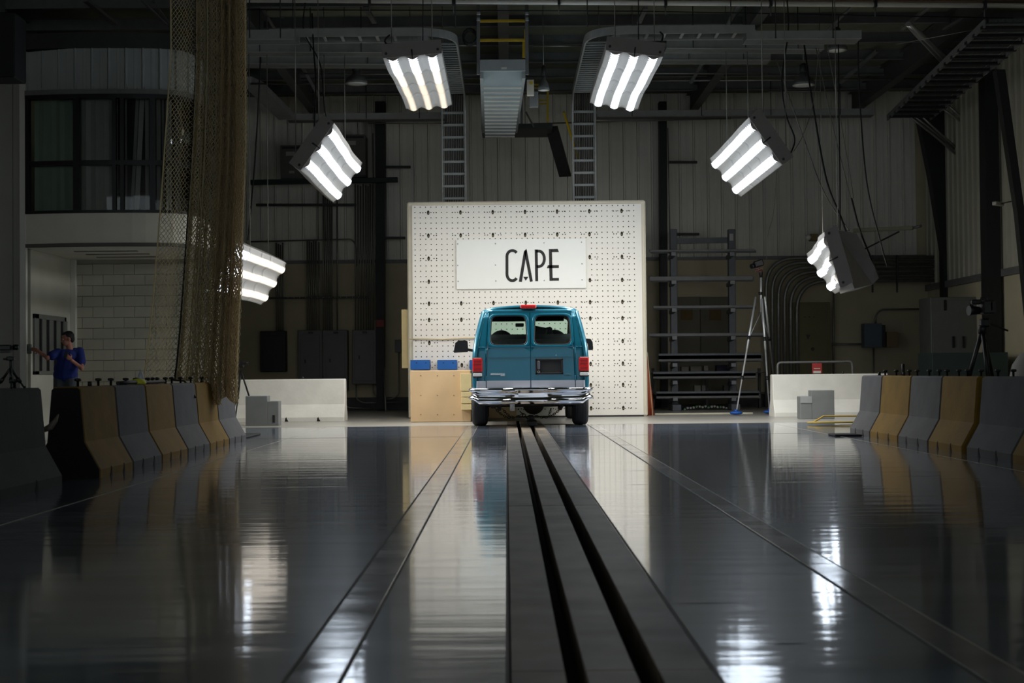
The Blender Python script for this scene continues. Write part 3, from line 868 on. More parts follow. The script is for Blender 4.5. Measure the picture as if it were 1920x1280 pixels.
# ---- underbody
ub = MB()
for sg in (-1, 1): ub.bx(sg * .42 - .05, sg * .42 + .05, .0, 4.6, .36, .50, .01)
ub.bx(-.80, .80, .05, .12, .36, .46, .01); ub.bx(-.85, .85, .2, 4.7, .42, .52, .01)
vobj('chassis_frame', ub, mat('underbody', (44, 37, 30), .85, .1, .2, 8))
ax = MB().tube([(-.74, 1.05, .36), (.74, 1.05, .36)], .05, 10); ax.ellipsoid((.06, 1.05, .345), (.18, .17, .165), 16, 10)
vobj('rear_axle', ax, MATS['underbody'])
for sg in (-1, 1): vobj('leaf_spring', MB().tube([(sg * .52, .25, .42), (sg * .52, .7, .32), (sg * .52, 1.05, .28), (sg * .52, 1.5, .32), (sg * .52, 1.9, .42)], .035, 6), MATS['underbody'])
vobj('muffler', MB().tube([(-.62, .3, .38), (-.62, 1.0, .36)], .07, 10), MATS['underbody'])
tg = vobj('target_tag', MB().bx(-.342, -.265, -.015, -.008, .275, .385, .002), mat('tag_grey', (150, 152, 150), .6, 0, .3, 40), van, 'small grey tag hanging under the bumper')
# ---- wheels
for (x, y) in ((-.85, 1.05), (.85, 1.05), (-.85, 4.35), (.85, 4.35)):
    w = .26 if y < 2 else .22
    pr = [(.23, -w / 2 + .01), (.31, -w / 2), (.345, -w / 2 + .02), (.362, -w / 2 + .05), (.365, -.02), (.365, .02), (.362, w / 2 - .05), (.345, w / 2 - .02), (.31, w / 2), (.23, w / 2 - .01)]
    t = MB().lathe(pr, (x, y, .365), (1, 0, 0), 36)
    wh = vobj('tyre', t, M_rubber)
    gr = MB()
    for gx in (-.075, -.035, .005, .045, .085): gr.lathe([(.3662, gx - .004), (.3662, gx + .004)], (x, y, .365), (1, 0, 0), 36, False)
    vobj('tread_groove', gr, M_black, wh)
    sgn = 1 if x > 0 else -1
    vobj('wheel_rim', MB().lathe([(.225, sgn * (w / 2 - .012)), (.20, sgn * (w / 2 - .05)), (.10, sgn * (w / 2 - .06)), (.06, sgn * (w / 2 - .02)), (.0, sgn * (w / 2 - .02))], (x, y, .365), (1, 0, 0), 24), M_steel, wh)
# ---- glazing
for sg in (-1, 1):
    for i in (4, 6, 8):
        g = MB()
        def P(a, b):
            j = iW0 + b
            p, q = vp(i, j), vp(i + 1, j); r = p.lerp(q, a); r.x *= sg; return r
        g.grid(P, 1, 3, True); vobj('side_window', g, glass('van_side_glass', (150, 160, 160), 1.0))
ws = MB(); ws.add([vp(10, j) for j in range(9, NJ - 9 + 1)] + [vp(11, j) for j in range(9, NJ - 9 + 1)], [(k, k + 1, NJ - 17 + k + 1 - 0, NJ - 17 + k) for k in range(NJ - 18)], True)
vobj('windshield', ws, M_vglass)
sb = MB(); sb.bx(-.70, .70, 3.66, 3.70, 1.86, 1.955, .01); vobj('sun_visor', sb, mat('visor_blue', (40, 44, 84), .7, 0, .1, 6))
# ---- interior
for k, (y, zt_) in enumerate(((.62, 1.53), (1.75, 1.45))):
    b = MB(); b.bx(-.74, .74, y, y + .16, .75, zt_ - .03, .05); b.bx(-.74, .74, y + .1, y + .62, .62, .80, .05)
    be = vobj('bench_seat', b, M_seat)
    pl = MB()
    for q in range(26): pl.tube([(-.66 + q * .053, y - .008, .95), (-.66 + q * .053, y - .012, 1.18), (-.66 + q * .053, y - .008, 1.36)], [.012, .02, .012], 6)
    vobj('seat_pleats', pl, M_seat, be); vobj('seat_top_roll', MB().tube([(-.72, y + .07, zt_ - .06), (.72, y + .07, zt_ - .06)], .07, 10), mat('seat_dark', (70, 68, 70), .9, 0, .1, 9), be)
for x in (-.48, .50):
    s_ = MB(); s_.ellipsoid((x, 3.0, 1.28), (.29, .12, .40), 18, 12); s_.bx(x - .26, x + .26, 3.05, 3.6, .7, .86, .05)
    vobj('front_seat', s_, MATS['seat_dark'])
vobj('dashboard', MB().bx(-.82, .82, 3.95, 4.4, .8, 1.20, .05), M_trim)
vobj('steering_wheel', MB().tube(arc((-.42, 3.85, 1.18), .19, 0, 2 * PI * .97, 24), .016, 6, closed=True), M_black)
vobj('inside_mirror', MB().bx(-.215, -.055, 3.9, 3.93, 1.765, 1.835, .01), M_black)
vobj('engine_cover', MB().bx(-.16, .12, 3.1, 3.9, .7, 1.60, .06), M_trim)
for nm, c, d, rz in (('equipment_case', (.19, 1.62, 1.60), (.26, .2, .18), .2), ('camera_case', (.36, 1.66, 1.585), (.13, .15, .20), -.2)):
    R = Matrix.Rotation(rz, 3, 'Y')
    vobj(nm, MB().box(c, d, R, .03), M_trim)
# ---- door mirrors
for x0, x1, z0, z1, lab in ((-1.395, -1.12, 1.285, 1.52, ''), (1.10, 1.265, 1.31, 1.535, '')):
    mm = MB()
    pts = [(x0, z0 + .01), (x0 + .01, z0), (x1 - .01, z0 + .01), (x1, z0 + .05), (x1 - .01, z1 - .02), (x1 - .05, z1), (x0 + .09, z1 - .005), (x0 + .03, z1 - .05)] if x0 < 0 else \
          [(x0 + .07, z0), (x1 - .02, z0), (x1, z0 + .03), (x1 - .01, z1 - .07), (x1 - .06, z1 - .01), (x0, z1), (x0, z1 - .09), (x0 + .06, z1 - .10)]
    mm.prism(pts, lambda u, v, d: V((u, d, v)), 3.95, 4.12)
    mr = vobj('door_mirror', mm, M_blackgloss, van, 'glossy black door mirror')
    sx = -1 if x0 < 0 else 1
    vobj('mirror_arm', MB().beam((sx * .93, 4.08, z0 + .02), (sx * 1.14, 4.06, z0 + .06), .05, .05, bev=.01), M_black, mr)
vobj('aerial', MB().tube([(.93, 4.5, 1.16), (1.16, 4.52, 1.06)], .006, 5), M_dark)
# ---- tow chains
def chain(name, pts, label, r=.016):
    P = [V(p) for p in pts]; mb = MB()
    seg = []; 
    for a, b in zip(P, P[1:]):
        seg.append((a, b, (b - a).length))
    step = r * 2.35; tot = sum(s[2] for s in seg); n = int(tot / step); k = 0
    for i in range(n):
        d = i * step
        for a, b, l in seg:
            if d <= l: break
            d -= l
        t = (b - a).normalized(); c = a + t * d
        u = t.cross(V((0, 1, 0))); u = V((0, 1, 0)).cross(t).normalized() if u.length < .2 else u.normalized(); w = t.cross(u)
        q = u if i % 2 else w
        mb.tube([c + t * math.cos(2 * PI * m / 10) * r * 1.7 + q * math.sin(2 * PI * m / 10) * r for m in range(10)], r * .36, 5, closed=True)
    o = one(name, mb, mat('chain_steel', (58, 50, 42), .5, .7, .2, 20), label, 'chain', 'tow chains')
    return o
def wp(px, py, Y): return W(px, py, Y)
Yc = 24.0
def cat(p, q, sag, n=10):
    return [p.lerp(q, k / n) + V((0, 0, -sag * 4 * (k / n) * (1 - k / n))) for k in range(n + 1)]
chain('tow_chain', cat(wp(930, 767, Yc), wp(978, 776, Yc), .10), 'long rusty chain sagging under the left half of the van')
chain('tow_chain', cat(wp(944, 768, Yc), wp(968, 781, Yc), .05), 'short rusty chain crossing the longer one under the left half')
chain('tow_chain', cat(wp(1049, 768, Yc), wp(999, 776, Yc), .09), 'long rusty chain sagging under the right half of the van')
chain('tow_chain', cat(wp(1033, 768, Yc), wp(1024, 780, Yc), .03), 'short rusty chain under the right half of the van')
chain('tow_chain', [wp(978, 774, Yc), wp(988, 784, Yc), wp(1000, 776, Yc)], 'heavy crossed chain at the track slot under the van', .024)
one('tow_dolly', MB().bx(.33, .50, 23.7, 24.3, 0.003, .09, .012).lathe([(.05, 0), (.05, .08), (.02, .1)], (.415, 24.0, .08), (0, 0, 1), 12), M_dark, 'small black tow hook block sitting on the floor track under the van', 'tow hook')
# ================================================================== HANGING LIGHT BANKS
YN0, YF0 = 22.5, 27.4
YN, YFAR = 21.4, 26.3
M_lensglow = emat('fixture_lens_glow', (196, 194, 190), .13)
M_on = emat('lamp_strip_bright', (226, 239, 255), 9.0)
M_mid = emat('lamp_strip_mid', (255, 242, 224), 1.35)
M_dim = emat('lamp_strip_dim', (255, 236, 212), .85)
M_lensglow.cycles.emission_sampling = 'NONE'
def light_bank(label, nA, nB, fA, fB, strengths, cables, top=False, aim=None):
    """nA,nB near edge corners (X,z), fA,fB far edge corners"""
    kn, kf = YN / YN0, YFAR / YF0
    NA, NB = (V((q[0] * kn, YN, CAM_H + (q[1] - CAM_H) * kn)) for q in (nA, nB))
    FA, FB = (V((q[0] * kf, YFAR, CAM_H + (q[1] - CAM_H) * kf)) for q in (fA, fB))
    cen = (NA + NB + FA + FB) / 4
    S = (NB - NA + FB - FA).normalized(); T = (FA - NA + FB - NB).normalized()
    N = S.cross(T).normalized()
    tgt = V((.39, 25.0, 1.0))
    if N.dot(tgt - cen) < 0: N = -N
    e = thing('light_bank', label, 'light', cen, 0, 'hanging light banks')
    def P(s, t, h):
        p = (NA * (1 - s) + NB * s) * (1 - t) + (FA * (1 - s) + FB * s) * t
        sag = .035 * math.sin(t * PI * 2.2) + .02 * math.sin(t * PI * 4 + s)
        return p + N * (h + sag)
    def bul(s): return .03 + .055 * (.5 - .5 * math.cos(2 * PI * 3 * s))
    # housing
    hm = MB()
    def H(i, j):
        s, h = [(0, .02), (-.01, -.02), (-.005, -.15), (.5, -.165), (1.005, -.15), (1.01, -.02), (1, .02)][j]
        return P(s, i / 8, h)
    hm.grid(H, 8, 6, False)
    ho = obj('housing', hm, M_fixhouse, e)
    for t, d in ((0, -.006), (1, .006)):
        ring = [(0, .045), (-.012, .0), (-.012, -.165), (.5, -.17), (1.012, -.165), (1.012, .0), (1, .045)]
        pts = [P(s, t, h) + T * d for s, h in ring]; pts2 = [p + T * (-.02 if t == 0 else .02) for p in pts]
        n = len(pts)
        cm = MB().add(pts + pts2, [list(range(n)), list(range(n, 2 * n))[::-1]] + [(k, (k + 1) % n, n + (k + 1) % n, n + k) for k in range(n)])
        ec = obj('end_cap', cm, M_fixhouse if t else mat('end_cap_grey', (140, 134, 130), .6, .1, .06, 6), e)
        if t == 0:
            obj('hanger_bracket', MB().tube([P(.5, 0, -.05) - T * .03, P(.5, 0, .10) - T * .035], .012, 6), M_dark, ec)
            for s in (.06, .94): obj('cap_bolt', MB().lathe([(.022, 0), (.018, .012)], P(s, 0, -.02) - T * .026, -T, 8), M_black, ec)
    # lens segments and glowing strips
    for g in range(4):
        t0, t1 = g / 4 + .003, (g + 1) / 4 - .003
        lm = MB().grid(lambda i, j: P(i / 30, t0 + (t1 - t0) * j / 5, bul(i / 30)), 30, 5, True)
        lo = obj('lens', lm, M_lensglow, e)
        lo.modifiers.new('thick', 'SOLIDIFY').thickness = .006
        nt = 11
        for k in range(3):
            c = (k + .5) / 3; sm = MB(); vs = []
            for q in range(2 * nt + 1):
                t = t0 + (t1 - t0) * (q + .0) / (2 * nt)
                w = .034 if q % 2 else .080
                for m in range(5):
                    s = c + w * (m - 2) / 2
                    vs.append(P(s, t, bul(s) + .010))
            sm.add(vs, [(q * 5 + m, q * 5 + m + 1, q * 5 + m + 6, q * 5 + m + 5) for q in range(2 * nt) for m in range(4)])
            st = strengths[g]
            obj('lamp_strip', sm, (M_dim, M_mid, M_on)[st], lo)
    # wires to the roof
    for (s, t) in cables:
        p = P(s, t, -.2)
        obj('suspension_wire', MB().tube([p, V((p.x, p.y, ZC))], .008, 5), M_wire, e)
    # the bank's own light
    li = bpy.data.lights.new('bank_light', 'AREA'); li.shape = 'RECTANGLE'; li.size = .82; li.size_y = 4.6
    li.energy = LAMP_TOP_W if top else LAMP_W; li.spread = math.radians(LAMP_TOP_SPREAD if top else LAMP_SPREAD); li.color = (1.0, .97, .93)
    lo = bpy.data.objects.new('bank_light', li); COL.objects.link(lo); lo.parent = e
    D = N if aim is None else (N + V(aim)).normalized()
    if aim is not None: li.energy = LAMP_W * 2.2; li.spread = math.radians(135)
    zax = -D; yax = (T - D * T.dot(D)).normalized(); xax = yax.cross(zax)
    R = Matrix(((xax.x, yax.x, zax.x), (xax.y, yax.y, zax.y), (xax.z, yax.z, zax.z))).to_4x4()
    lo.matrix_local = Matrix.Translation(N * .14) @ R
    return e
CB = [(.15, .05), (.85, .05), (.15, .95), (.85, .95)]
light_bank('upper left light bank hung just left of the overhead stair', (-1.92, 5.95), (-.99, 6.04), (-1.90, 6.07), (-1.02, 6.16), (2, 1, 0, 0), CB, True)
light_bank('upper right light bank hung just right of the overhead stair', (1.634, 6.047), (2.54, 5.95), (1.67, 6.16), (2.594, 6.04), (2, 2, 2, 2), CB, True)
light_bank('tilted light bank at mid height left of the white barrier', (-3.27, 4.16), (-2.75, 4.916), (-3.36, 4.25), (-2.815, 5.017), (2, 2, 2, 2), CB)
light_bank('tilted light bank at mid height right of the white barrier', (3.923, 4.937), (4.45, 4.19), (4.017, 5.03), (4.62, 4.30), (2, 2, 2, 2), CB)
light_bank('low steep light bank partly behind the hanging net', (-4.80, 2.24), (-4.31, 3.05), (-4.77, 2.28), (-4.30, 3.09), (2, 1, 1, 1), CB)
eb = light_bank('low steep light bank turned away above the right white road barrier', (5.10, 3.10), (5.357, 2.22), (5.866, 3.16), (6.42, 2.39), (2, 2, 2, 2), [(.1, .05), (.1, .95)], aim=(0, .55, -.35))
rh = [W(1564, 430, 21.45), W(1606, 437, 21.6), W(1640, 500, 22.0), W(1647, 522, 22.2), W(1636, 533, 22.2), W(1602, 541, 21.6)]
n = len(rh)
mb = MB().add(rh + [p + V((.35, 2.4, .05)) for p in rh], [list(range(n))[::-1], list(range(n, 2 * n))] + [(k, (k + 1) % n, n + (k + 1) % n, n + k) for k in range(n)])
obj('back_cowl', mb, M_fixhouse, eb, 'grey sheet metal back of the bank')
# ================================================================== ROAD BARRIERS
M_conc_g = mat('concrete_grey', (88, 88, 89), .8, 0, .14, 3, .003)
M_conc_y = mat('concrete_yellow', (126, 96, 20), .8, 0, .16, 3, .003)
M_conc_w = mat('concrete_white', (222, 219, 208), .75, 0, .06, 3, .002)
M_chip = mat('dark_chip', (26, 24, 22), .9, 0, .2, 9)
PJ = [(.30, 0), (.30, .075), (.165, .32), (.125, .79), (.105, .81)]
PJ = PJ + [(-x, z) for x, z in PJ[::-1]]
def road_barrier(name, label, loc, L, m_, rz=0.0, group=None, notches=2, bolts=(), end=None, cat='road barrier'):
    """lies along its own +y from its base origin"""
    e = thing(name, label, cat, loc, rz, group)
    M = MWD[e.name]
    mb = MB(); b = .02
    rings = [(b * .3, .93), (b * 1.2, 1.0), (L - b * 1.2, 1.0), (L - b * .3, .93)]
    n = len(PJ); vs = []
    for y, k in rings: vs += [V((x - math.copysign(.02 * (1 - k) / .07, x), y, z * (1 if k == 1 else .988))) for x, z in PJ]
    fs = [(i * n + q, i * n + (q + 1) % n, (i + 1) * n + (q + 1) % n, (i + 1) * n + q) for i in range(3) for q in range(n)]
    fs += [list(range(n))[::-1], [3 * n + q for q in range(n)]]
    mb.add(vs, [f[::-1] for f in fs]); obj('concrete_body', mb.xf(M), m_, e)
    for k in range(notches):
        y = L * (k + .8) / (notches + .6)
        for sg in (-1, 1):
            nb = MB().prism([(y - .03, 0.0), (y + .04, 0.0), (y + .03, .06), (y + .012, .085), (y - .004, .04)], lambda u, v, d: V((sg * d, u, v)), .28, .3035)
            obj('base_chip', nb.xf(M), M_chip, e)
    for y, kind in bolts:
        bm = MB()
        if kind == 0: bm.lathe([(.012, 0), (.012, .05), (.032, .055), (.032, .075), (.0, .08)], (0, y, .805), (0, 0, 1), 8)
        else: bm.lathe([(.02, 0), (.02, .05)], (0, y, .805), (0, 0, 1), 8); 
        if kind == 2: bm.lathe([(.022, 0), (.022, .16)], (.02, y + .1, .80), (0, 0, 1), 8)
        obj('lifting_pin', bm.xf(M), M_black, e)
    if end == 'near':
        ep = MB().prism([(x * .985, z * .985 + .003) for x, z in PJ], lambda u, v, d: V((u, d, v)), -.012, .004)
        obj('end_pad', ep.xf(M), mat('end_black', (9, 8, 10), .9, 0, .1, 6), e)  # shade on the near end face, painted as a thin black plate
    return e
GL = 'road barriers along the left of the lane'; GR = 'road barriers along the right of the lane'
XBL = -3.905
road_barrier('road_barrier', 'nearest dark road barrier on the left under the small camera tripod', (XBL - .12, 8.9, 0), 3.05, mat('concrete_dark', (58, 58, 54), .8, 0, .15, 3, .003), 0, GL, 3, [(2.75, 0)])
yy = [12.62, 13.75, 14.9, 16.1, 17.3, 18.5, 19.7]
lbl = ['yellow road barrier with black end pad beside the standing person', 'grey road barrier second in the left row', 'yellow road barrier third in the left row under the water bottle', 'grey road barrier fourth in the left row below the net rope', 'bright yellow road barrier with the net draped over its top', 'grey road barrier at the far end of the left row']
for k in range(6):
    bl_ = [[(.35, 0), (.72, 1), (1.0, 0)], [(.3, 0), (.85, 0)], [(.1, 0), (.6, 0), (.8, 0), (1.0, 0)], [(.2, 0), (.5, 0), (.95, 0)], [(.3, 0), (.9, 0)], [(.2, 0), (.6, 0)]][k]
    road_barrier('road_barrier', lbl[k], (XBL, yy[k], 0), yy[k + 1] - yy[k] - .012, M_conc_y if k % 2 == 0 else M_conc_g, 0, GL, 2, bl_, 'near' if k == 0 else None)
XBR = 5.10
yr = [11.2, 13.55, 14.92, 16.25, 17.5, 18.85, 19.95]
lbr = ['yellow road barrier at the right edge of the picture', 'dark grey road barrier under the video camera tripod', 'wider yellow road barrier beside the dark gap on the right', 'grey road barrier between the two right yellow ones', 'narrower yellow road barrier at the far right row end', 'grey road barrier beside the right white barrier']
road_barrier('road_barrier', lbr[0], (XBR, yr[0], 0), yr[1] - yr[0] - .01, M_conc_y, 0, GR, 2)
for k in range(1, 6):
    L = yr[k + 1] - yr[k] - .012
    if k == 1: L -= .02
    bl_ = [[], [(.3, 0), (.75, 0), (1.2, 0)], [(.25, 0), (.7, 0), (1.0, 0)], [(.2, 0), (.5, 0), (.9, 0)], [(.15, 0), (.5, 0), (.75, 2), (1.1, 0)], [(.3, 0), (.6, 1)]][k]
    road_barrier('road_barrier', lbr[k], (XBR, yr[k] + (.10 if k == 2 else 0), 0), L - (.10 if k == 2 else 0), {1: M_conc_g, 2: M_conc_y, 3: M_conc_g, 4: M_conc_y, 5: M_conc_g}[k], 0, GR, 2, bl_)
# rubber mats under the row ends
for px, py, lb in (((424, 822), (482, 812), 'dark rubber flap on the floor past the left barrier row'),) if False else ():
    pass
g = G(450, 818); one('rubber_mat', MB().bx(g.x - .55, g.x + .22, g.y - .8, g.y + .5, .001, .03, .01), M_rubber, 'dark rubber mat on the floor at the far end of the left row', 'mat')
g = G(1600, 816); one('rubber_mat', MB().bx(g.x - .32, g.x + .05, g.y - .3, g.y + .12, .001, .025, .01), M_rubber, 'dark rubber mat on the floor at the far end of the right row', 'mat')
# white barriers across the hall
def cross_barrier(px0, px1, pyb, label):
    Y = G((px0 + px1) / 2, pyb).y
    a, b = W(px0, pyb, Y), W(px1, pyb, Y)
    return road_barrier('road_barrier', label, (b.x, Y + .30, 0), b.x - a.x, M_conc_w, PI / 2, 'white road barriers', 3, [((b.x - a.x) * .38, 1)], None), Y
wb1, YW1 = cross_barrier(430, 646, 790, 'white road barrier standing across the hall at the left')
wb2, YW2 = cross_barrier(1452, 1672, 780, 'white road barrier standing across the hall at the right')
M_step = mat('step_grey', (122, 124, 122), .6, .1, .08, 4)
def steps(px, pys, Y, label, flip):
    a, b, c = (W(x, pys[2], Y) for x in px)
    mb = MB()
    zt1, zt2 = W(px[0], pys[0], Y).z, W(px[0], pys[1], Y).z
    e = thing('step_block', label, 'step block', ((a.x + c.x) / 2, Y, 0), 0, 'grey step blocks')
    obj('tall_plate', MB().bx(a.x, b.x, Y, Y + .30, 0, zt1 if not flip else zt2, .006), M_step, e)
    obj('low_plate', MB().bx(b.x, c.x, Y + .002, Y + .30, 0, zt2 if not flip else zt1, .006), M_step, e)
    return e
e = steps((460.5, 501.5, 522.5), (742.5, 752.5, 796), 25.2, 'grey stepped block in front of the left white barrier', False)
obj('hand_hole', MB().bx(W(511, 780, 25.2).x, W(515.5, 780, 25.2).x, 25.196, 25.2, W(513, 792, 25.2).z, W(513, 778, 25.2).z), M_black, e)
e = steps((1501, 1522.5, 1565), (732, 743, 786), 25.9, 'grey stepped block in front of the right white barrier', True)
p, q = W(1501, 755.5, 25.895), W(1522.5, 743, 25.895)
obj('cover_tile', MB().bx(p.x, q.x, 25.885, 25.905, p.z, q.z, .002), mat('step_light', (150, 152, 150), .6, .1, .06, 4), e)
# yellow air hose coil
hp = []
for k in range(90):
    a = k * .42; r = .34 + .10 * math.sin(k * .23)
    hp.append(G(1590, 795) + V((math.cos(a) * r * 1.5, math.sin(a) * r * .6, .018 + .03 * (k % 15) / 15 + (.10 if 30 < k < 36 else 0))))
one('air_hose', MB().tube(hp, .014, 6), mat('hose_yellow', (170, 142, 48), .6, 0, .1, 6), 'yellow hose coiled on the floor before the right white barrier', 'hose')

# ================================================================== HANGING NET
YNET = 18.25
netm = cord('net_cord', (232, 220, 184))
net = thing('safety_net', 'tall beige rope net hanging in folds over the left road barriers', 'net', (W(360, 715, YNET).x, YNET, 0))
ztop = 7.6
def net_x(u, v):
    """u across 0..1, v height 0..1 (bottom..top) -> world"""
    z = zb(u) + (ztop - zb(u)) * v
    zz = max(0, min(1, (z - .85) / 4.2))
    xl = W(270, 712, YNET).x + (W(322, 20, YNET).x - W(270, 712, YNET).x) * (zz ** .75)
    xr = W(440, 740, YNET).x + (W(456, 300, YNET).x - W(440, 740, YNET).x) * min(1, zz * 1.4)
    if u < .16:
        t = u / .16 * .33; fx = t; fy = .05 * math.sin(u * 30)
    else:
        w = (u - .16) / .84
        fx = .33 + .67 * w + .035 * math.sin(w * 2 * PI * 7.3) * (1 - .3 * (1 - zz)); fy = .07 * math.sin(w * 2 * PI * 9.0 + .6 * zz) + .03 * math.sin(w * 40)
    return V((xl + (xr - xl) * fx, YNET + fy, z))
def zb(u):
    if u < .42: return .845
    return .845 - .26 * min(1, (u - .42) / .12) + .06 * math.sin(u * 23)
def net_part(name, u0, u1, nu, nv, r, dy=0.0, m_=None):
    mb = MB()
    pts = {}
    def Pn(i, j):
        if (i, j) not in pts:
            p = net_x(u0 + (u1 - u0) * i / nu, j / nv); p.y += dy + .012 * math.sin(i * 1.7 + j * .9); p.x += .004 * math.sin(j * 2.1 + i); pts[(i, j)] = p
        return pts[(i, j)]
    def seg(a, b):
        d = (b - a).normalized(); u = d.cross(V((0, 1, 0)))
        u = u.normalized() * r; w = d.cross(u).normalized() * r
        o = len(mb.v)
        for q in (a, b):
            mb.v += [q + u, q - u * .5 + w * .87, q - u * .5 - w * .87]
        for k in range(3):
            l = (k + 1) % 3; mb.f.append([o + k, o + l, o + 3 + l, o + 3 + k]); mb.m.append(0); mb.sm.append(True)
    for j in range(nv):
        for i in range(nu + 1):
            if (i + j) % 2 == 0:
                if i < nu: seg(Pn(i, j), Pn(i + 1, j + 1))
                if i > 0: seg(Pn(i, j), Pn(i - 1, j + 1))
    o = obj(name, mb, m_ or netm, net); o['kind'] = 'stuff'
    return o
net_part('net_mesh', 0, .30, 26, 190, .0046)
net_part('net_mesh', .16, 1.0, 104, 200, .0056)
net_part('net_mesh', .36, 1.0, 84, 190, .0060, .09, cord('net_cord_dark', (206, 196, 162)))
net_part('net_mesh', .62, 1.0, 64, 196, .0062, -.06, cord('net_cord_warm', (226, 204, 162)))
for u, r, m_ in ((0.0, .010, netm), (.165, .012, M_cableblk), (.40, .010, MATS['net_cord_dark']), (1.0, .012, netm), (.70, .009, netm)):
    obj('edge_rope', MB().tube([net_x(u, k / 40) + V((0, -.05, 0)) for k in range(41)], r, 6), m_, net)
obj('bottom_rope', MB().tube([net_x(.02 + .96 * k / 60, 0) + V((0, -.02, 0)) for k in range(61)], .011, 6), netm, net)
obj('tie_line', MB().tube([W(324, 712, YNET - .3), W(345, 714, YNET - .5), W(358, 727, YNET - .9), W(366, 745, YNET - 1.1)], .012, 6), M_cableblk, net)
obj('head_rail', MB().tube([V((W(322, 0, YNET).x - .1, YNET, 7.62)), V((W(456, 0, YNET).x + .1, YNET, 7.62))], .03, 8), M_steeldull, net)

# ================================================================== THE PERSON
YP = 24.0
def pj(px, py, dy=0.0): return W(px, py, YP + dy)
M_skin = mat('skin', (168, 112, 92), .6, 0, .06, 12)
M_polo = mat('polo_blue', (17, 36, 106), .85, 0, .1, 20)
M_jean = mat('trousers_grey', (66, 72, 76), .9, 0, .1, 20)
M_hair = mat('hair_dark', (22, 18, 17), .7, 0, .2, 40)
pers = thing('person', 'person in a blue polo shirt reaching toward a wall switch', 'person', (pj(124, 712).x, YP, 0))
def remesh(o, vx):
    m = o.modifiers.new('remesh', 'REMESH'); m.mode = 'VOXEL'; m.voxel_size = vx; m.use_smooth_shade = True
    s = o.modifiers.new('smooth', 'SMOOTH'); s.factor = .5; s.iterations = 3
    return o
def cap(mb, pts, rs):
    mb.tube(pts, rs, 12)
    for p, r in zip(pts, rs): mb.ellipsoid(p, (r, r, r), 12, 8)
hip = pj(123, 716); hip.z = .93
shR, shL = pj(109, 661, -.08), pj(149, 659, .06)        # viewer's left / right shoulder
elR, wrR, haR = pj(89, 671, -.22), pj(71, 657.5, -.12), pj(63, 654.5, -.04)
elL, wrL, haL = pj(153, 690, -.12), pj(134, 675, -.26), pj(127, 669, -.28)
neck = pj(131, 657, -.01); head = pj(126.5, 635.5, -.03)
fw = V((-.86, -.45, -.22)).normalized(); sd = fw.cross(V((0, 0, 1))).normalized(); upv = sd.cross(fw)
HR = Matrix(((fw.x, sd.x, upv.x), (fw.y, sd.y, upv.y), (fw.z, sd.z, upv.z)))
def hp_(a, b, c): return head + fw * a + sd * b + upv * c
body = MB()
cap(body, [neck + V((.0, 0, -.06)), neck + V((0, 0, .03)), head + V((.015, .01, -.06))], [.062, .055, .055])
body.ellipsoid(hp_(-.012, 0, .03), (.098, .078, .098), 18, 12, HR)
body.ellipsoid(hp_(.035, 0, -.045), (.062, .056, .070), 16, 10, HR)
body.ellipsoid(hp_(.066, 0, -.085), (.028, .030, .022), 12, 8, HR)
body.tube([hp_(.085, 0, .02), hp_(.108, 0, -.022), hp_(.092, 0, -.032)], [.009, .016, .012], 8)
body.ellipsoid(hp_(.082, 0, .03), (.016, .05, .010), 10, 6, HR)
body.ellipsoid(hp_(.088, 0, -.058), (.012, .022, .008), 10, 6, HR)
for b in (-1, 1): body.ellipsoid(hp_(-.01, b * .080, -.005), (.022, .010, .034), 10, 8, HR)
tor = [hip + V((0, 0, .0)), hip + V((.02, 0, .16)), (shR + shL) / 2 + V((0, 0, -.10)), neck + V((0, 0, -.06))]
cap(body, tor, [.13, .125, .13, .07]); cap(body, [shR, neck + V((0, 0, -.06)), shL], [.055, .06, .055])
cap(body, [shR, elR, wrR], [.05, .04, .027]); cap(body, [shL, elL, wrL], [.052, .043, .028])
for sg, kx in ((-1, -.02), (1, .03)):
    h = hip + V((sg * .09, 0, -.04)); kn = V((hip.x + sg * .11, YP - .03, .50)); an = V((hip.x + sg * .12, YP + .02, .10))
    cap(body, [h, kn, an], [.085, .058, .04]); cap(body, [an + V((0, .03, -.05)), an + V((-.05, -.16, -.06))], [.036, .03])
def hand(w, h, aim, curl, thumb):
    d = (h - w).normalized(); pn = V(aim).normalized(); s = d.cross(pn).normalized(); pn = s.cross(d)
    R = Matrix(((d.x, s.x, pn.x), (d.y, s.y, pn.y), (d.z, s.z, pn.z)))
    c = w + d * .055
    body.ellipsoid(c, (.052, .042, .018), 12, 8, R)
    for k, (o, l) in enumerate(((-.030, .068), (-.010, .078), (.010, .074), (.029, .058))):
        a = c + d * .040 + s * o; b = a + (d * math.cos(curl * .5) + pn * math.sin(curl * .5)) * l * .45
        e_ = b + (d * math.cos(curl * 1.3) + pn * math.sin(curl * 1.3)) * l * .33; f_ = e_ + (d * math.cos(curl * 2) + pn * math.sin(curl * 2)) * l * .25
        body.tube([a, b, e_, f_], [.0095, .009, .008, .0065], 8); body.ellipsoid(f_, (.0065,) * 3, 8, 6)
    a = w + d * .03 + s * thumb * .030; b = a + (d * .6 + s * thumb * .8).normalized() * .035; e_ = b + (d * .9 + s * thumb * .2 + pn * .4).normalized() * .032
    body.tube([a, b, e_], [.013, .0105, .008], 8); body.ellipsoid(e_, (.008,) * 3, 8, 6)
hand(wrR, haR, (0, -1, -.3), .25, -1); hand(wrL, haL, (-.5, .8, .2), .75, -1)
remesh(obj('body', body, M_skin, pers), .0065)
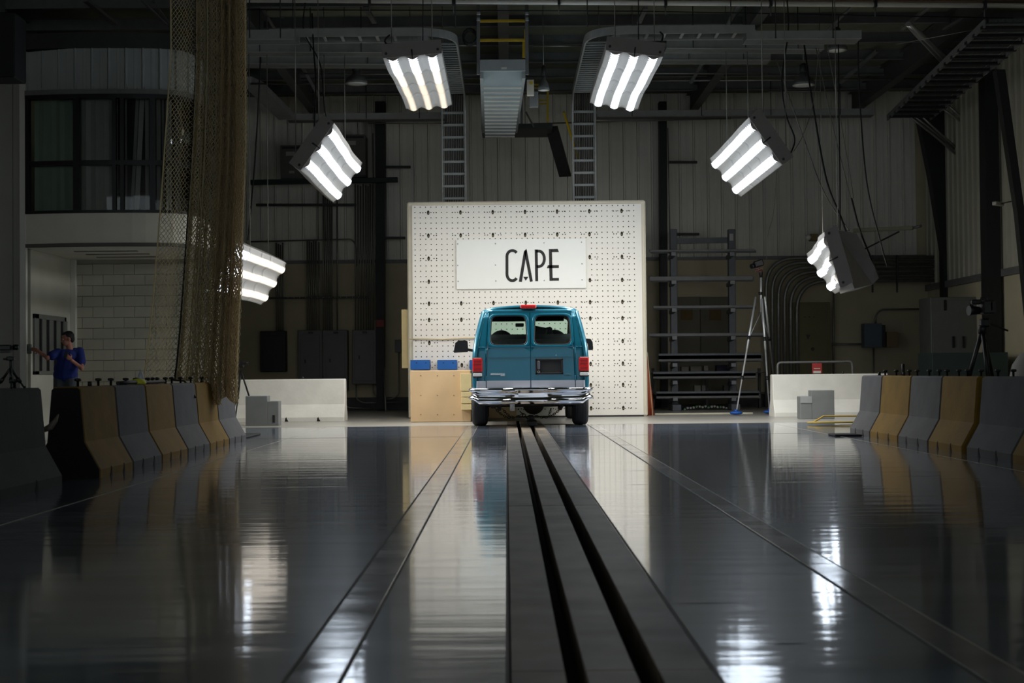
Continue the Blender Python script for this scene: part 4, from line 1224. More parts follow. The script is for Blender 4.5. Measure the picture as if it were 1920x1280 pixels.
for b in (-1, 1):
    ey = obj('eye', MB().ellipsoid(hp_(.074, b * .030, .012), (.012, .013, .010), 10, 8, HR), mat('eye_white', (190, 185, 180), .3, 0, .02, 5), pers)
    obj('pupil', MB().ellipsoid(hp_(.0845, b * .030, .012), (.004, .006, .006), 8, 6, HR), M_black, ey)
hm = MB(); hm.ellipsoid(hp_(-.030, 0, .048), (.094, .085, .088), 18, 12, HR); hm.ellipsoid(hp_(-.060, 0, .0), (.058, .074, .080), 14, 10, HR)
hm.ellipsoid(hp_(.028, 0, .098), (.052, .06, .030), 12, 8, HR)
remesh(obj('hair', hm, M_hair, pers), .008)
sm = MB(); cap(sm, [hip + V((0, 0, .02)), hip + V((.02, 0, .16)), (shR + shL) / 2 + V((0, 0, -.10))], [.158, .152, .160])
cap(sm, [shR, neck + V((0, 0, -.075)), shL], [.075, .075, .078]); cap(sm, [hip + V((-.06, 0, .0)), shR + V((.09, .02, -.06))], [.11, .12]); cap(sm, [hip + V((.07, 0, .0)), shL + V((-.07, 0, -.06))], [.10, .13])
cap(sm, [shR, shR.lerp(elR, .55)], [.078, .082]); cap(sm, [shL, shL.lerp(elL, .62)], [.080, .084])
cap(sm, [hip + V((-.075, 0, .0)), hip + V((.075, 0, .0))], [.135, .135]); cap(sm, [hip + V((-.07, 0, .1)), hip + V((.08, 0, .1))], [.13, .13])
remesh(obj('polo_shirt', sm, M_polo, pers), .012)
obj('shirt_collar', MB().tube([neck + V((math.cos(a) * .066, math.sin(a) * .066, -.005 - .02 * math.cos(a + .5))) for a in [k * PI / 8 for k in range(16)]], .016, 6, closed=True), M_polo, pers)
tm = MB(); cap(tm, [hip + V((-.05, 0, .0)), hip + V((.05, 0, 0))], [.135, .135])
for sg in (-1, 1):
    h = hip + V((sg * .09, 0, -.06)); kn = V((hip.x + sg * .11, YP - .03, .50)); an = V((hip.x + sg * .12, YP + .02, .09))
    cap(tm, [h, kn, an], [.115, .085, .07])
remesh(obj('trousers', tm, M_jean, pers), .014)
for sg in (-1, 1):
    an = V((hip.x + sg * .12, YP + .02, .045))
    s_ = MB(); s_.ellipsoid(an + V((-.03, -.07, 0)), (.058, .15, .045), 12, 8)
    obj('shoe', s_, M_black, pers)
ph = MB().box(haL + V((-.02, -.03, .035)), (.05, .02, .12), Matrix.Rotation(.3, 3, 'Y'), .005)
one('handheld_radio', ph, M_black, 'small dark handheld radio in the hand of the person', 'radio')
cbx = thing('switch_box', 'small green grey switch box on the gallery side wall', 'switch box', W(54, 655, YG))
p = W(54, 654, YG - .1)
obj('box_body', MB().bx(W(50.5, 650, YG - .1).x, W(57.5, 650, YG - .1).x, YG - .11, YG - .04, p.z - .08, p.z + .08, .006), mat('switch_green', (84, 96, 88), .5, .1, .06, 8), cbx)
obj('box_lever', MB().bx(p.x - .02, p.x + .0, YG - .13, YG - .11, p.z - .03, p.z + .05, .004), M_dark, cbx)

# ================================================================== SMALL THINGS ON THE BARRIERS
def small_tripod(name, label, apex, foot_z, spread, m_, n0=0.4, center=True, cat='tripod', feet=None, r=.014):
    e = thing(name, label, cat, (apex.x, apex.y, foot_z))
    for k in range(3):
        a = n0 + k * 2 * PI / 3
        f = feet[k] if feet else V((apex.x + math.cos(a) * spread, apex.y + math.sin(a) * spread, foot_z))
        mid = apex.lerp(f, .5)
        lg = obj('leg', MB().tube([apex, mid, mid, f], [r * 1.3, r * 1.3, r, r * .8], 6), m_, e)
        obj('leg_clamp', MB().lathe([(r * 1.9, 0), (r * 1.9, .04)], mid, (f - apex).normalized(), 8), M_black, lg)
        obj('foot', MB().ellipsoid(f + V((0, 0, r)), (r * 1.5, r * 1.5, r), 8, 6), M_black, lg)
    return e
ap = W(20, 690, 11.0)
e = small_tripod('camera_tripod', 'small black tripod on the nearest left road barrier', ap, .815, .12, M_black, .9, r=.008)
obj('centre_column', MB().tube([ap + V((0, 0, -.03)), W(20, 668, 11.0)], .011, 8), M_black, e)
obj('pan_head', MB().box(W(20, 672, 11.0), (.06, .05, .03), None, .006).tube([W(18, 673, 11), W(7, 673, 10.95)], .008, 6), M_black, e)
cm = thing('small_camera', 'small black camera on the left tripod', 'camera', W(17, 663, 11.0))
obj('camera_body', MB().bx(W(3, 650, 11).x, W(25, 650, 11).x, 10.94, 11.02, W(14, 657, 11).z, W(14, 646.5, 11).z, .008), M_black, cm)
obj('camera_lens', MB().lathe([(.022, 0), (.022, .035), (.018, .04)], W(25, 651, 10.98), (1, 0, 0), 12), M_blackgloss, cm)
obj('mount_plate', MB().bx(W(4, 650, 11).x, W(23, 650, 11).x, 10.95, 11.01, W(14, 661, 11).z, W(14, 658, 11).z, .003), M_dark, cm)
Yb = 15.2
bt = thing('water_bottle', 'small clear water bottle standing on the left barrier row', 'bottle', W(252, 713, Yb))
p = V((XBL, Yb, .812))
obj('bottle_body', MB().lathe([(.028, 0), (.030, .02), (.030, .09), (.026, .105), (.012, .13), (.011, .145)], p, (0, 0, 1), 14), mat('bottle_clear', (176, 178, 186), .15, 0, .05, 20), bt)
obj('bottle_cap', MB().lathe([(.013, 0), (.013, .018)], p + V((0, 0, .145)), (0, 0, 1), 10), M_white, bt)
obj('bottle_label', MB().lathe([(.0308, .005), (.0308, .05)], p, (0, 0, 1), 14, False), mat('bottle_label', (60, 48, 66), .6, 0, .1, 20), bt)
p = V((XBL + .03, 14.98, .812))
one('yellow_cap', MB().lathe([(.075, 0), (.085, .02), (.07, .045), (.03, .06), (0, .062)], p, (0, 0, 1), 16), mat('lime', (214, 214, 60), .5, 0, .05, 9), 'lime yellow hard cap lying beside the water bottle', 'cap')
bk = MB(); bk.tube([V((XBL, 14.3, .83)), V((XBL + .03, 14.7, .835)), V((XBL, 15.4, .83)), V((XBL + .05, 16.0, .835))], .022, 6)
one('cable_lead', bk, M_cableblk, 'black cable lying along the top of the left barrier row', 'cable')
# plastic hook hanging in the gap
one('curved_blade', MB().tube([W(82, 806, 12.3), W(95, 800, 12.3), W(104, 788, 12.3), W(109, 777, 12.35)], [.022, .03, .02, .008], 8), mat('bone_grey', (120, 108, 96), .5, 0, .1, 6), 'curved pale strap end poking out of the gap between left road barriers', 'strap')
# ================================================================== OVERHEAD AND BACK WALL FITTINGS
def pbx(mb, x0, y0, x1, y1, Y, d, bev=.004):
    p, q = W(x0, y1, Y), W(x1, y0, Y)
    return mb.bx(p.x, q.x, Y, Y + d, p.z, q.z, bev)
def pbox(name, label, cat, x0, y0, x1, y1, Y, d, m_, group=None, bev=.006):
    return one(name, pbx(MB(), x0, y0, x1, y1, Y, d, bev), m_, label, cat, group)
def pipe(name, label, cat, pts, r, m_, br=.12, group=None, n=8):
    P = bend([W(*p) for p in pts], br) if len(pts) > 2 else [W(*p) for p in pts]
    return one(name, MB().tube(P, r, n), m_, label, cat, group)

# ---- overhead rail across the top of the frame
rl = thing('overhead_rail', 'long pale rail running right across under the roof', 'rail', W(1100, 6, 24.0))
obj('rail_tube', MB().tube([W(440, 0, 24), W(1960, 11, 24)], .042, 10), mat('rail_pale', (238, 234, 222), .5, .1, .05, 4), rl)
obj('rail_beam', MB().beam(W(440, -12, 24.1), W(1960, -1, 24.1), .1, .10), mat('rail_brown', (86, 66, 46), .7, 0, .15, 3), rl)
for x in (693, 850, 1048, 1248, 1445, 1641, 1846):
    y = (x - 440) / 1520 * 11
    c = obj('rail_clamp', MB().box(W(x, y - 1, 23.97), (.045, .14, .13), None, .008), M_black, rl)
    obj('clamp_rod', MB().tube([W(x, y + 6, 24), W(x, y + 22, 24)], .012, 6), M_steeldull, c)
pipe('guy_wire', 'thin dark wire stretched just below the overhead rail', 'wire', [(450, 18, 24.5), (1200, 21, 24.5), (1900, 34, 24.5)], .010, M_cableblk)

# ---- cable ladders that sweep down behind the barrier
def ladder(label, X0, X1, xend, sg):
    """sg -1: cross run heads left; X0 inner, X1 outer rail x"""
    e = thing('cable_ladder', label, 'cable ladder', ((X0 + X1) / 2, 29.5, 0), 0, 'cable ladders')
    zr = 6.66; YA_, YBk = 23.9, 29.5
    near, far = (X1, X0) if sg < 0 else (X0, X1)    # rail on the outside of the bend
    near = max(X0, X1) if sg < 0 else min(X0, X1); far = min(X0, X1) if sg < 0 else max(X0, X1)
    for rx, yc in ((near, YA_), (far, YA_ + .48)):
        P = bend([V((xend, yc, zr)), V((rx, yc, zr)), V((rx, YBk, zr)), V((rx, YBk, 1.0))], .75 if yc == YA_ else .35, 8)
        mb = MB()
        for a, b in zip(P, P[1:]):
            d = (b - a).normalized(); up = V((0, 0, 1)) if abs(d.z) < .7 else V((0, 1, 0))
            mb.beam(a - d * .003, b + d * .003, .03, .135, up)
        obj('side_rail', mb, M_tray, e)
    mr = MB().box((0, 0, 0), (abs(X1 - X0), .05, .028), None, .004).mesh('rung', M_tray)
    mc = MB().box((0, 0, 0), (abs(X1 - X0), .03, .055), None, .006).mesh('rung', M_tray)
    cx = (X0 + X1) / 2
    y = YA_ + .75
    while y < YBk - .3: inst('rung', mr, e, (cx, y, zr - .03)); y += .19
    z = zr - .35
    while z > 1.2: inst('rung', mc, e, (cx, YBk, z)); z -= .255
    x = xend
    mx = MB().box((0, 0, 0), (.05, .48, .028), None, .004).mesh('rung', M_tray)
    while (x < near - .9) if sg < 0 else (x > near + .9):
        inst('rung', mx, e, (x, YA_ + .24, zr - .03)); x -= sg * .3
    cb = MB()
    for k in range(11):
        xx = cx + (k - 5) * .036
        cb.tube(bend([V((xx, YA_ + .9, zr + .02)), V((xx, YBk + .05, zr + .02)), V((xx, YBk + .05, 1.0))], .3), .013, 5)
    obj('cables', cb, mat('cable_grey', (40, 38, 40), .7, 0, .1, 9), e)['kind'] = 'stuff'
    for xx in (xend + sg * -.4, near):
        obj('hanger_rod', MB().tube([V((xx, YA_, zr + .06)), V((xx, YA_, ZC))], .010, 6), M_dark, e)
    return e
ladder('aluminium cable ladder dropping behind the left half of the white barrier', -1.29, -.81, W(505, 52, 23.9).x, -1)
ladder('aluminium cable ladder dropping behind the right half of the white barrier', 1.42, 1.885, W(1415, 52, 23.9).x, 1)
# ---- straight cable trays
def tray(label, x0, y0, x1, y1, hpx, Y, rods=2, d=.4):
    p, q = W(x0, (y0 + hpx / 2), Y), W(x1, (y1 + hpx / 2), Y); h = hpx * Y / F_PX
    e = thing('cable_tray', label, 'cable tray', (p + q) / 2, 0, 'straight cable trays')
    obj('side_rail', MB().beam(p, q, .03, h).beam(p + V((0, .0, h / 2)), q + V((0, .0, h / 2)), .05, .012).beam(p - V((0, 0, h / 2)), q - V((0, 0, h / 2)), .05, .012), M_tray, e)
    obj('side_rail', MB().beam(p + V((0, d, 0)), q + V((0, d, 0)), .03, h), M_tray, e)
    obj('tray_floor', MB().beam(p + V((0, d / 2, -h / 2 + .005)), q + V((0, d / 2, -h / 2 + .005)), d, .008), M_steeldull, e)
    n = max(2, int(abs(q.x - p.x) / .38))
    for k in range(n):
        c = p.lerp(q, (k + .5) / n)
        obj('rail_bolt', MB().box(c + V((0, -.03, -h / 2)), (.03, .03, .02), None, .004), M_steel, e)
    for k in range(rods):
        c = p.lerp(q, (k + .5) / rods); obj('hanger_rod', MB().tube([c - V((0, .03, h / 2)), V((c.x, c.y - .03, ZC))], .010, 6), M_dark, e)
    return e
tray('short grey cable tray at the far left beside the net', 440, 57, 555, 57, 16, 23.2)
tray('upper of two long grey trays left of the upper left light bank', 440, 80, 725, 81, 17, 25.8, 3)
tray('lower of two long grey trays left of the upper left light bank', 440, 105, 740, 106, 14, 27.4, 3)
tray('short grey cable tray at the right below the long rail', 1400, 59, 1615, 58, 14, 23.2)
tray('upper of two grey trays right of the upper right light bank', 1250, 74, 1545, 76, 16, 25.8, 3)
tray('lower of two grey trays right of the upper right light bank', 1240, 96, 1445, 96, 16, 27.4, 2)
tray('long dim cable tray on the back wall left of the cable ladders', 538, 214, 836, 211, 11, 33.6, 3)
tray('long dim cable tray on the back wall right of the cable ladders', 1120, 208, 1640, 204, 11, 33.6, 4)
tray('narrow grey tray high above the left cable ladder', 455, 31, 830, 33, 8, 28.5, 3, .2)
tray('narrow grey tray high above the right cable ladder', 1235, 37, 1690, 38, 8, 28.5, 3, .2)
one('duct_elbow', MB().beam(W(538, 219, 33.6), W(478, 160, 32), .40, .14).beam(W(478, 160, 32), W(455, 150, 31), .40, .14), M_tray, 'sloping grey tray elbow joining the back wall tray behind the net', 'tray elbow')
# ---- horizontal pipes under the roof
for k, (x0, y0, x1, y1, Y, r, lb) in enumerate(((470, 157, 900, 157, 31, .022, 'lowest thin sprinkler pipe left of the overhead stair'), (560, 138, 900, 140, 30, .018, 'thin pipe above the lowest sprinkler pipe at the left'), (600, 176, 860, 176, 33.5, .016, 'thin pipe close to the back wall beside the left ladder'),
        (1000, 86, 1100, 86, 27, .02, 'short pale pipe right of the yellow guard rails'), (1100, 152, 1760, 148, 31, .024, 'long sprinkler pipe right of the overhead stair'), (1100, 137, 1440, 138, 30, .018, 'thinner pipe above the right sprinkler pipe'), (1000, 232, 1370, 222, 33.8, .018, 'slim pipe on the back wall under the right tray'), (690, 231, 840, 231, 33.8, .018, 'slim pipe on the back wall under the left tray'), (450, 118, 560, 118, 29, .02, 'short pipe behind the left trays'), (900, 85, 830, 85, 27, .018, 'short pale pipe left of the yellow guard rails'), (1440, 172, 1640, 170, 33, .018, 'faint pipe near the right end of the roof'))):
    pipe('overhead_pipe', lb, 'pipe', [(x0, y0, Y), (x1, y1, Y)], r, M_pipe, group='overhead pipes')
# ---- diagonal braces
for a, b, Y, w, lb in (((482, 0), (520, 62), 25.5, .05, 'thin brace nearest the net'), ((508, 0), (545, 55), 26.5, .10, 'wide brace left of the long rail clamps'), ((565, 122), (600, 185), 30, .06, 'brace below the left trays'), ((686, 15), (702, 42), 25.5, .09, 'short brace above the left ladder bend'), ((1210, 15), (1198, 42), 25.5, .09, 'short brace above the right ladder bend'), ((1385, 10), (1365, 45), 25.5, .07, 'brace right of the right ladder bend'), ((1602, 8), (1548, 60), 26, .05, 'thin pale brace above the right tray'), ((1745, 10), (1690, 55), 25, .08, 'brace above the two silver pipes'), ((1645, 95), (1575, 155), 30, .09, 'brace behind the hanging cables'), ((1320, 112), (1295, 155), 29.5, .07, 'brace right of the upper right light bank'), ((160, 0), (215, 44), 25, .10, 'wide brace above the gallery'), ((265, 0), (312, 46), 24.5, .05, 'thin brace above the gallery'), ((285, 0), (330, 62), 25.5, .05, 'thin brace above the gallery beside the net'), ((1830, 20), (1770, 55), 26, .07, 'brace above the right cable ladder rungs')):
    one('roof_brace', MB().beam(W(a[0], a[1], Y), W(b[0], b[1], Y + 1.2), w, w * .6, bev=.004), M_steeldull, 'dull steel roof ' + lb, 'brace', 'roof braces')
# ---- overhead stair/catwalk in the middle
st = thing('overhead_stair', 'grey steel stair flight hanging from the roof above the barrier', 'stair', W(945, 180, 27))
M_cat = mat('stair_grey', (148, 154, 152), .5, .15, .05, 4)
Yn, Yf = 24.6, 31.0
nA, nB = W(901, 135, Yn), W(984, 135, Yn); fA, fB = W(905, 240, Yf), W(969, 240, Yf)
obj('fascia', MB().bx(nA.x - .01, nB.x + .01, Yn - .05, Yn, nA.z - .0, W(940, 112, Yn).z, .01), M_cat, st)
obj('stringer', MB().beam(nA + V((.02, 0, 0)), fA + V((.02, 0, 0)), .06, .22), M_cat, st); obj('stringer', MB().beam(nB - V((.02, 0, 0)), fB - V((.02, 0, 0)), .06, .22), M_cat, st)
for k in range(14):
    t = (k + .5) / 14; a, b = nA.lerp(fA, t), nB.lerp(fB, t)
    tr_ = obj('tread', MB().beam(a + V((.05, 0, -.06)), b + V((-.05, 0, -.06)), .42, .02, V((0, .62, .78)).normalized()), M_cat, st)
    obj('nosing', MB().beam(a + V((.05, .15, -.20)), b + V((-.05, .15, -.20)), .03, .03), M_whitetrim, tr_)
obj('notice', MB().bx(W(940, 127, Yn).x, W(950, 127, Yn).x, Yn - .056, Yn - .05, W(945, 131, Yn).z, W(945, 127, Yn).z), M_whitetrim, st)
for x in (897, 988):
    po = obj('hanger_post', MB().beam(W(x, 140, Yn), V((W(x, 30, Yn).x, Yn, ZC)), .06, .06, bev=.005), M_steeldull, st)
    for y in (25, 36): obj('post_bolt', MB().box(W(x, y, Yn - .05), (.07, .05, .06), None, .01), M_steel, po)
    obj('hanger_post', MB().beam(W(x + (8 if x < 940 else -10), 232, Yf), V((W(x + (8 if x < 940 else -10), 100, Yf).x, Yf, ZC)), .05, .05), M_steeldull, st)
for y in (39, 75): obj('guard_rail', MB().beam(W(899, y + .5, Yn + .3), W(985, y, Yn + .3), .05, .042, bev=.004), M_yellow, st)
for x, y0, y1 in ((984.5, 55, 108), (981, 75, 108), (987, 75, 108)): obj('guard_post', MB().beam(W(x, y0, Yn + .4), W(x, y1, Yn + .4), .03, .03), M_yellow, st)
obj('landing', MB().bx(W(903, 240, Yf).x, W(1036, 240, Yf).x, Yf, Yf + 1.2, W(960, 241, Yf).z, W(960, 232, Yf).z), M_dark, st)
for x in (1027,): obj('landing_post', MB().beam(W(x, 160, Yf), W(x, 229, Yf), .045, .045), M_yellow, st)
for y in (159, 165, 188, 194): obj('landing_rail', MB().beam(W(1002, y, Yf + .2), W(1027, y, Yf + .2), .03, .03), M_yellow, st)
obj('lower_stringer', MB().beam(W(1034, 238, Yf + .6), W(1060, 330, Yf + 1.6), .28, .05), M_dark, st)
obj('lower_handrail', MB().beam(W(1057, 210, Yf), W(1085, 300, Yf + .8), .04, .04), M_yellow, st)
obj('strut', MB().beam(W(986, 210, Yf - .3), W(1001, 238, Yf), .03, .03), M_steel, st)
bx = thing('control_box', 'pale control box with yellow warning sticker beside the overhead stair', 'control box', W(994, 180, 25.6))
obj('box_body', pbx(MB(), 988, 149, 1001, 178, 25.6, .12), mat('box_pale', (196, 188, 170), .6, 0, .05, 6), bx)
obj('warning_sticker', MB().lathe([(.03, 0), (.03, .004)], W(996, 155.5, 25.598), (0, -1, 0), 12), M_yellow, bx)
pbox('junction_box', 'grey junction box below the pale control box', 'junction box', 993, 171, 1009, 200, 25.9, .12, M_steeldull)
# ---- lamps
def flood(label, px, py, Y, r, m_face, rod, nm='flood_lamp'):
    e = thing(nm, label, 'lamp', W(px, py, Y), 0, 'unlit roof lamps')
    p = W(px, py, Y)
    obj('lamp_shade', MB().lathe([(r, 0), (r * .96, .05), (r * .7, .14), (r * .35, .20), (r * .3, .26)], p, (0, 0, 1), 20), M_steeldull, e)
    obj('lamp_face', MB().lathe([(r * .98, -.004), (r * .5, -.015), (0, -.02)], p, (0, 0, 1), 20), m_face, e)
    obj('lamp_neck', MB().lathe([(r * .35, .26), (r * .35, .42), (r * .15, .46)], p, (0, 0, 1), 12), M_dark, e)
    obj('lamp_rod', MB().tube([p + V((0, 0, .44)), V((p.x, p.y, ZC))], .010, 6), M_steel, e)
M_bowl = mat('lamp_bowl', (226, 224, 214), .3, 0, .05, 9, coat=.3)
flood('round white faced lamp beside the overhead stair', 1019.5, 169, 26.2, .11, M_bowl, 0)
flood('dim bell lamp hanging among the cables at the right', 1507, 160, 29.5, .24, M_bowl, 0)
flood('dim bell lamp hanging behind the left trays', 668, 157, 29.5, .24, M_bowl, 0)
flood('small dim lamp high above the hanging cables', 1570, 95, 27.5, .2, M_bowl, 0)
one('coiled_cable', MB().tube([W(881, 67, 25) + V((math.cos(k * .5) * .12, .004 * k, math.sin(k * .5) * .13)) for k in range(60)], .018, 6), M_cableblk, 'coil of black cable hung left of the yellow guard rails', 'cable')
# ---- loose hanging cables
def cable(label, pts, r=.012, m_=None, n=10):
    P = [W(*p) for p in pts]; out = []
    for i in range(len(P) - 1):
        a, b = P[i], P[i + 1]; p0 = P[max(i - 1, 0)]; p3 = P[min(i + 2, len(P) - 1)]
        for k in range(n):
            t = k / n
            out.append(.5 * ((2 * a) + (b - p0) * t + (2 * p0 - 5 * a + 4 * b - p3) * t * t + (3 * a - p0 - 3 * b + p3) * t ** 3))
    out.append(P[-1])
    return one('hanging_cable', MB().tube(out, r, 5), m_ or M_cableblk, label, 'cable', 'hanging cables')
cable('black cable dropping past the right edge of the mid right light bank', [(1476, 0, 23.5), (1478, 60, 23.5), (1466, 150, 23.2), (1474, 215, 23), (1490, 260, 22.5), (1481, 290, 21.6)], .013)
cable('thick black cable from the roof to the low right bank top', [(1508, 85, 25), (1520, 170, 24.6), (1548, 330, 24), (1576, 405, 23.4), (1586, 434, 22.6)], .016)
cable('grey cable crossing the thick black one above the low right bank', [(1455, 110, 25), (1500, 240, 24.5), (1545, 360, 24), (1592, 432, 23)], .010, M_pipedark)
cable('slim pale cable slanting to the low right bank', [(1530, 90, 25), (1560, 230, 24.5), (1597, 380, 23.8), (1608, 425, 23.2)], .008, M_wire)
cable('black cable sagging down past the low right bank to its tail', [(1609, 75, 25), (1611, 170, 25), (1625, 340, 24.8), (1650, 450, 24.6), (1664, 500, 24.5)], .013)
cable('second pale cable slanting from the right tray', [(1550, 80, 25.2), (1570, 190, 25), (1594, 330, 24.5), (1600, 372, 24)], .008, M_wire)
cable('straight dark drop cable above the low right bank', [(1572, 30, 25), (1573, 200, 24.5), (1575, 330, 24), (1575, 430, 22.8)], .012)
cable('black cable along the edge of the low right bank', [(1597, 372, 23.5), (1612, 430, 22.2), (1632, 480, 22.6), (1648, 520, 23.2)], .014)
cable('thin white lead looping above the mid right bank', [(1535, 90, 24), (1525, 190, 23.8), (1507, 250, 23), (1488, 284, 21.8)], .006, M_wire)
cable('black cable bundle above the mid left light bank', [(585, 25, 24), (588, 90, 23.8), (592, 150, 23.4), (590, 230, 22.2), (587, 268, 21.4)], .014)
cable('dark cable beside the mid left bank wires', [(572, 5, 24), (570, 60, 24), (600, 120, 24), (608, 200, 23), (612, 222, 21.9)], .012)
cable('dark cable hanging from the roof right of the net', [(490, 20, 27), (487, 140, 27), (478, 300, 27), (465, 450, 26.6)], .016)
cable('thin pale drop wire right of the net', [(501, 20, 27), (501, 250, 27), (502, 440, 26.6)], .007, M_wire)
cable('dark cable hanging to the upper left bank', [(735, 62, 24), (722, 75, 23.5), (728, 88, 22), (735, 95, 21.5)], .016)
cable('dark cable hanging to the upper right bank', [(1235, 58, 24), (1243, 66, 23.5), (1241, 76, 22), (1236, 84, 21.5)], .016)
cable('thin lead running up from the silver survey tripod', [(1437, 485, 30), (1440, 440, 30), (1450, 400, 29), (1456, 330, 28), (1460, 300, 27)], .006, M_wire)
for k, (x, y0, y1, Y) in enumerate(((793, 0, 92, 21.8), (1197, 0, 92, 21.8))):
    pipe('drop_rod', ('thin dark rod above the upper left bank', 'thin dark rod above the upper right bank')[k], 'rod', [(x, -60, Y), (x, y1, Y)], .008, M_cableblk, group='drop rods')
# ---- right-hand cable ladder seen from below
e = thing('cable_ladder', 'broad dark cable ladder running along the right wall under the roof', 'cable ladder', (8.9, 28, 6.4), 0, 'cable ladders')
fa, fb, na, nb = V((8.74, 32.3, 6.62)), V((9.72, 32.3, 6.62)), V((7.9, 23.2, 6.55)), V((8.86, 23.2, 6.55))
for a, b in ((na, fa), (nb, fb)): obj('side_rail', MB().beam(a, b, .03, .13), M_steeldull, e)
obj('tray_cables', MB().beam((na + nb) / 2 + V((0, 0, .05)), (fa + fb) / 2 + V((0, 0, .05)), .8, .05), mat('tray_bundle', (92, 98, 96), .6, .2, .4, 5, .02, stretch=(5, .3, 5)), e)
for k in range(16):
    t = (k + .2) / 16; a, b = na.lerp(fa, t), nb.lerp(fb, t)
    obj('rung', MB().beam(a - V((.03, 0, .05)), b - V((-.03, 0, .05)), .09, .05), M_black, e)
for k, pts in enumerate((((1690, 206, 32), (1752, 254, 32.3), (1808, 303, 32.8), (1812, 330, 33), (1814, 545, 33)), ((1700, 206, 32), (1765, 258, 32.4), (1812, 300, 33), (1815, 330, 33.2), (1817, 545, 33.2)), ((1716, 206, 32), (1775, 262, 32.4), (1824, 300, 33), (1827, 330, 33), (1828, 545, 33)),
        ((1762, 200, 32), (1820, 240, 32.4), (1827, 262, 32.6), (1828, 400, 32.6), (1830, 546, 32.6)), ((1776, 196, 32), (1824, 238, 32.4), (1832, 262, 32.4), (1833, 400, 32.4), (1834, 546, 32.4)), ((1836, 156, 31), (1840, 166, 31), (1841, 400, 31), (1842, 560, 31)))):
    pipe('wall_conduit', 'bent steel conduit %s dropping to the right switch cabinet' % ('lowest in the bend', 'second in the bend', 'third in the bend', 'first of the upper bend', 'second of the upper bend', 'standing apart on the right')[k], 'conduit', pts, .028, M_pipe, .3, 'conduits at the right wall')
for k, pts in enumerate((((1702, 45, 25.5), (1715, 60, 26), (1785, 135, 29)), ((1704, 45, 25.2), (1722, 60, 25.6), (1797, 134, 28.6)))):
    pipe('silver_pipe', ('left one of two bright silver pipes slanting to the right ladder', 'right one of two bright silver pipes slanting to the right ladder')[k], 'pipe', pts, .045, mat('silver_bright', (205, 208, 208), .3, .8, .05, 5), .3, 'silver pipes')
pipe('wall_wire', 'thin pale wire stretched along the upper right wall', 'wire', [(1866, 130, 27), (1888, 260, 26.6), (1905, 380, 26.2), (1925, 450, 26)], .012, M_wire)
pipe('guy_wire', 'faint wire slanting from the roof to the right ladder', 'wire', [(1680, 83, 26), (1870, 48, 25)], .006, M_wire)
# ---- rigid frame columns on the right
M_col = mat('column_black', (26, 27, 26), .6, .1, .15, 5)
def column(label, pts, Y0, Y1, cat='column'):
    P = [W(x, y, Y0) for x, y in pts]
    mb = MB().prism([(p.x, p.z) for p in P], lambda u, v, d: V((u, d, v)), Y0, Y1)
    return one('steel_column', mb, M_col, label, cat, 'steel columns')
column('tapering black steel column in the back right corner', [(1719, 200), (1800, 200), (1800, 470), (1800, 755), (1772, 755), (1768, 470), (1745, 330)], 33.4, 33.7)
column('wide black steel column beside the right wall panels', [(1846, 130), (1870, 130), (1876, 420), (1880, 755), (1856, 755), (1850, 420)], 29.6, 30.0)
column('black steel column on the back wall left of the barrier', [(703, 190), (722, 190), (720, 767), (706, 767)], 34.5, 34.8)
column('slim black steel column on the back wall right of the barrier', [(1236, 190), (1250, 190), (1253, 767), (1240, 767)], 34.5, 34.8)
column('slanting black column at the right edge of the picture', [(1868, 130), (1885, 130), (1930, 460), (1930, 620), (1908, 400)], 25.4, 25.6)
for x, y in ((698, 315), (698, 415), (700, 495), (702, 540)):
    pass
pipe('column_conduit', 'thin conduit strapped to the column left of the barrier', 'conduit', [(699, 250, 34.4), (703, 600, 34.4)], .014, M_pipe)
pipe('column_conduit', 'thin conduit strapped to the slim column right of the barrier', 'conduit', [(1252, 240, 34.4), (1256, 440, 34.4)], .014, M_pipe)
p = W(1880, 383, 26.4); e = thing('wall_camera', 'small pale surveillance camera on an arm at the right wall', 'camera', p)
obj('camera_arm', MB().tube([W(1873, 383, 26.4), W(1893, 378, 26.4), W(1918, 375, 26.2)], .012, 6), M_dark, e)
obj('camera_body', MB().beam(W(1864, 381, 26.3), W(1879, 383, 26.5), .09, .07, bev=.01), mat('cam_pale', (140, 138, 126), .5, 0, .05, 9), e)
# ---- back wall, left: switchgear
M_panel = mat('panel_grey', (96, 98, 95), .55, .1, .08, 5)
M_panelb = mat('panel_black', (34, 34, 35), .55, .1, .08, 5)
def epanel(label, x0, y0, x1, y1, m_, Y=34.7, hx=None, rim=True):
    e = thing('electrical_panel', label, 'electrical panel', W((x0 + x1) / 2, y1, Y), 0, 'electrical panels')
    obj('cabinet', pbx(MB(), x0, y0, x1, y1, Y, .28, .012), m_, e)
    w = (x1 - x0)
    d = obj('door', pbx(MB(), x0 + w * .1, y0 + 9, x1 - w * .12, y1 - 6, Y - .015, .015, .004), m_, e)
    hx = hx or (x0 + w * .26)
    obj('latch', pbx(MB(), hx, (y0 + y1) / 2 - 3, hx + 2.5, (y0 + y1) / 2 + 4, Y - .03, .016, .002), M_black, d)
    obj('maker_plate', pbx(MB(), x0 + w * .42, y0 + 3, x0 + w * .62, y0 + 7, Y - .006, .006, .001), M_dark, e)
    return e
epanel('black electrical panel at the far left of the back wall', 488, 620, 535.5, 697, M_panelb)
epanel('left one of two joined grey electrical panels', 558.5, 618.5, 604.5, 735, M_panel)
epanel('right one of two joined grey electrical panels', 605.5, 618.5, 651.5, 732, M_panel)
epanel('grey electrical panel beside the black column', 660.5, 618, 705, 720, M_panel)
pbox('small_junction_box', 'small grey box between the column and the barrier', 'junction box', 740.5, 636.5, 753, 660, 34.8, .12, M_panel)
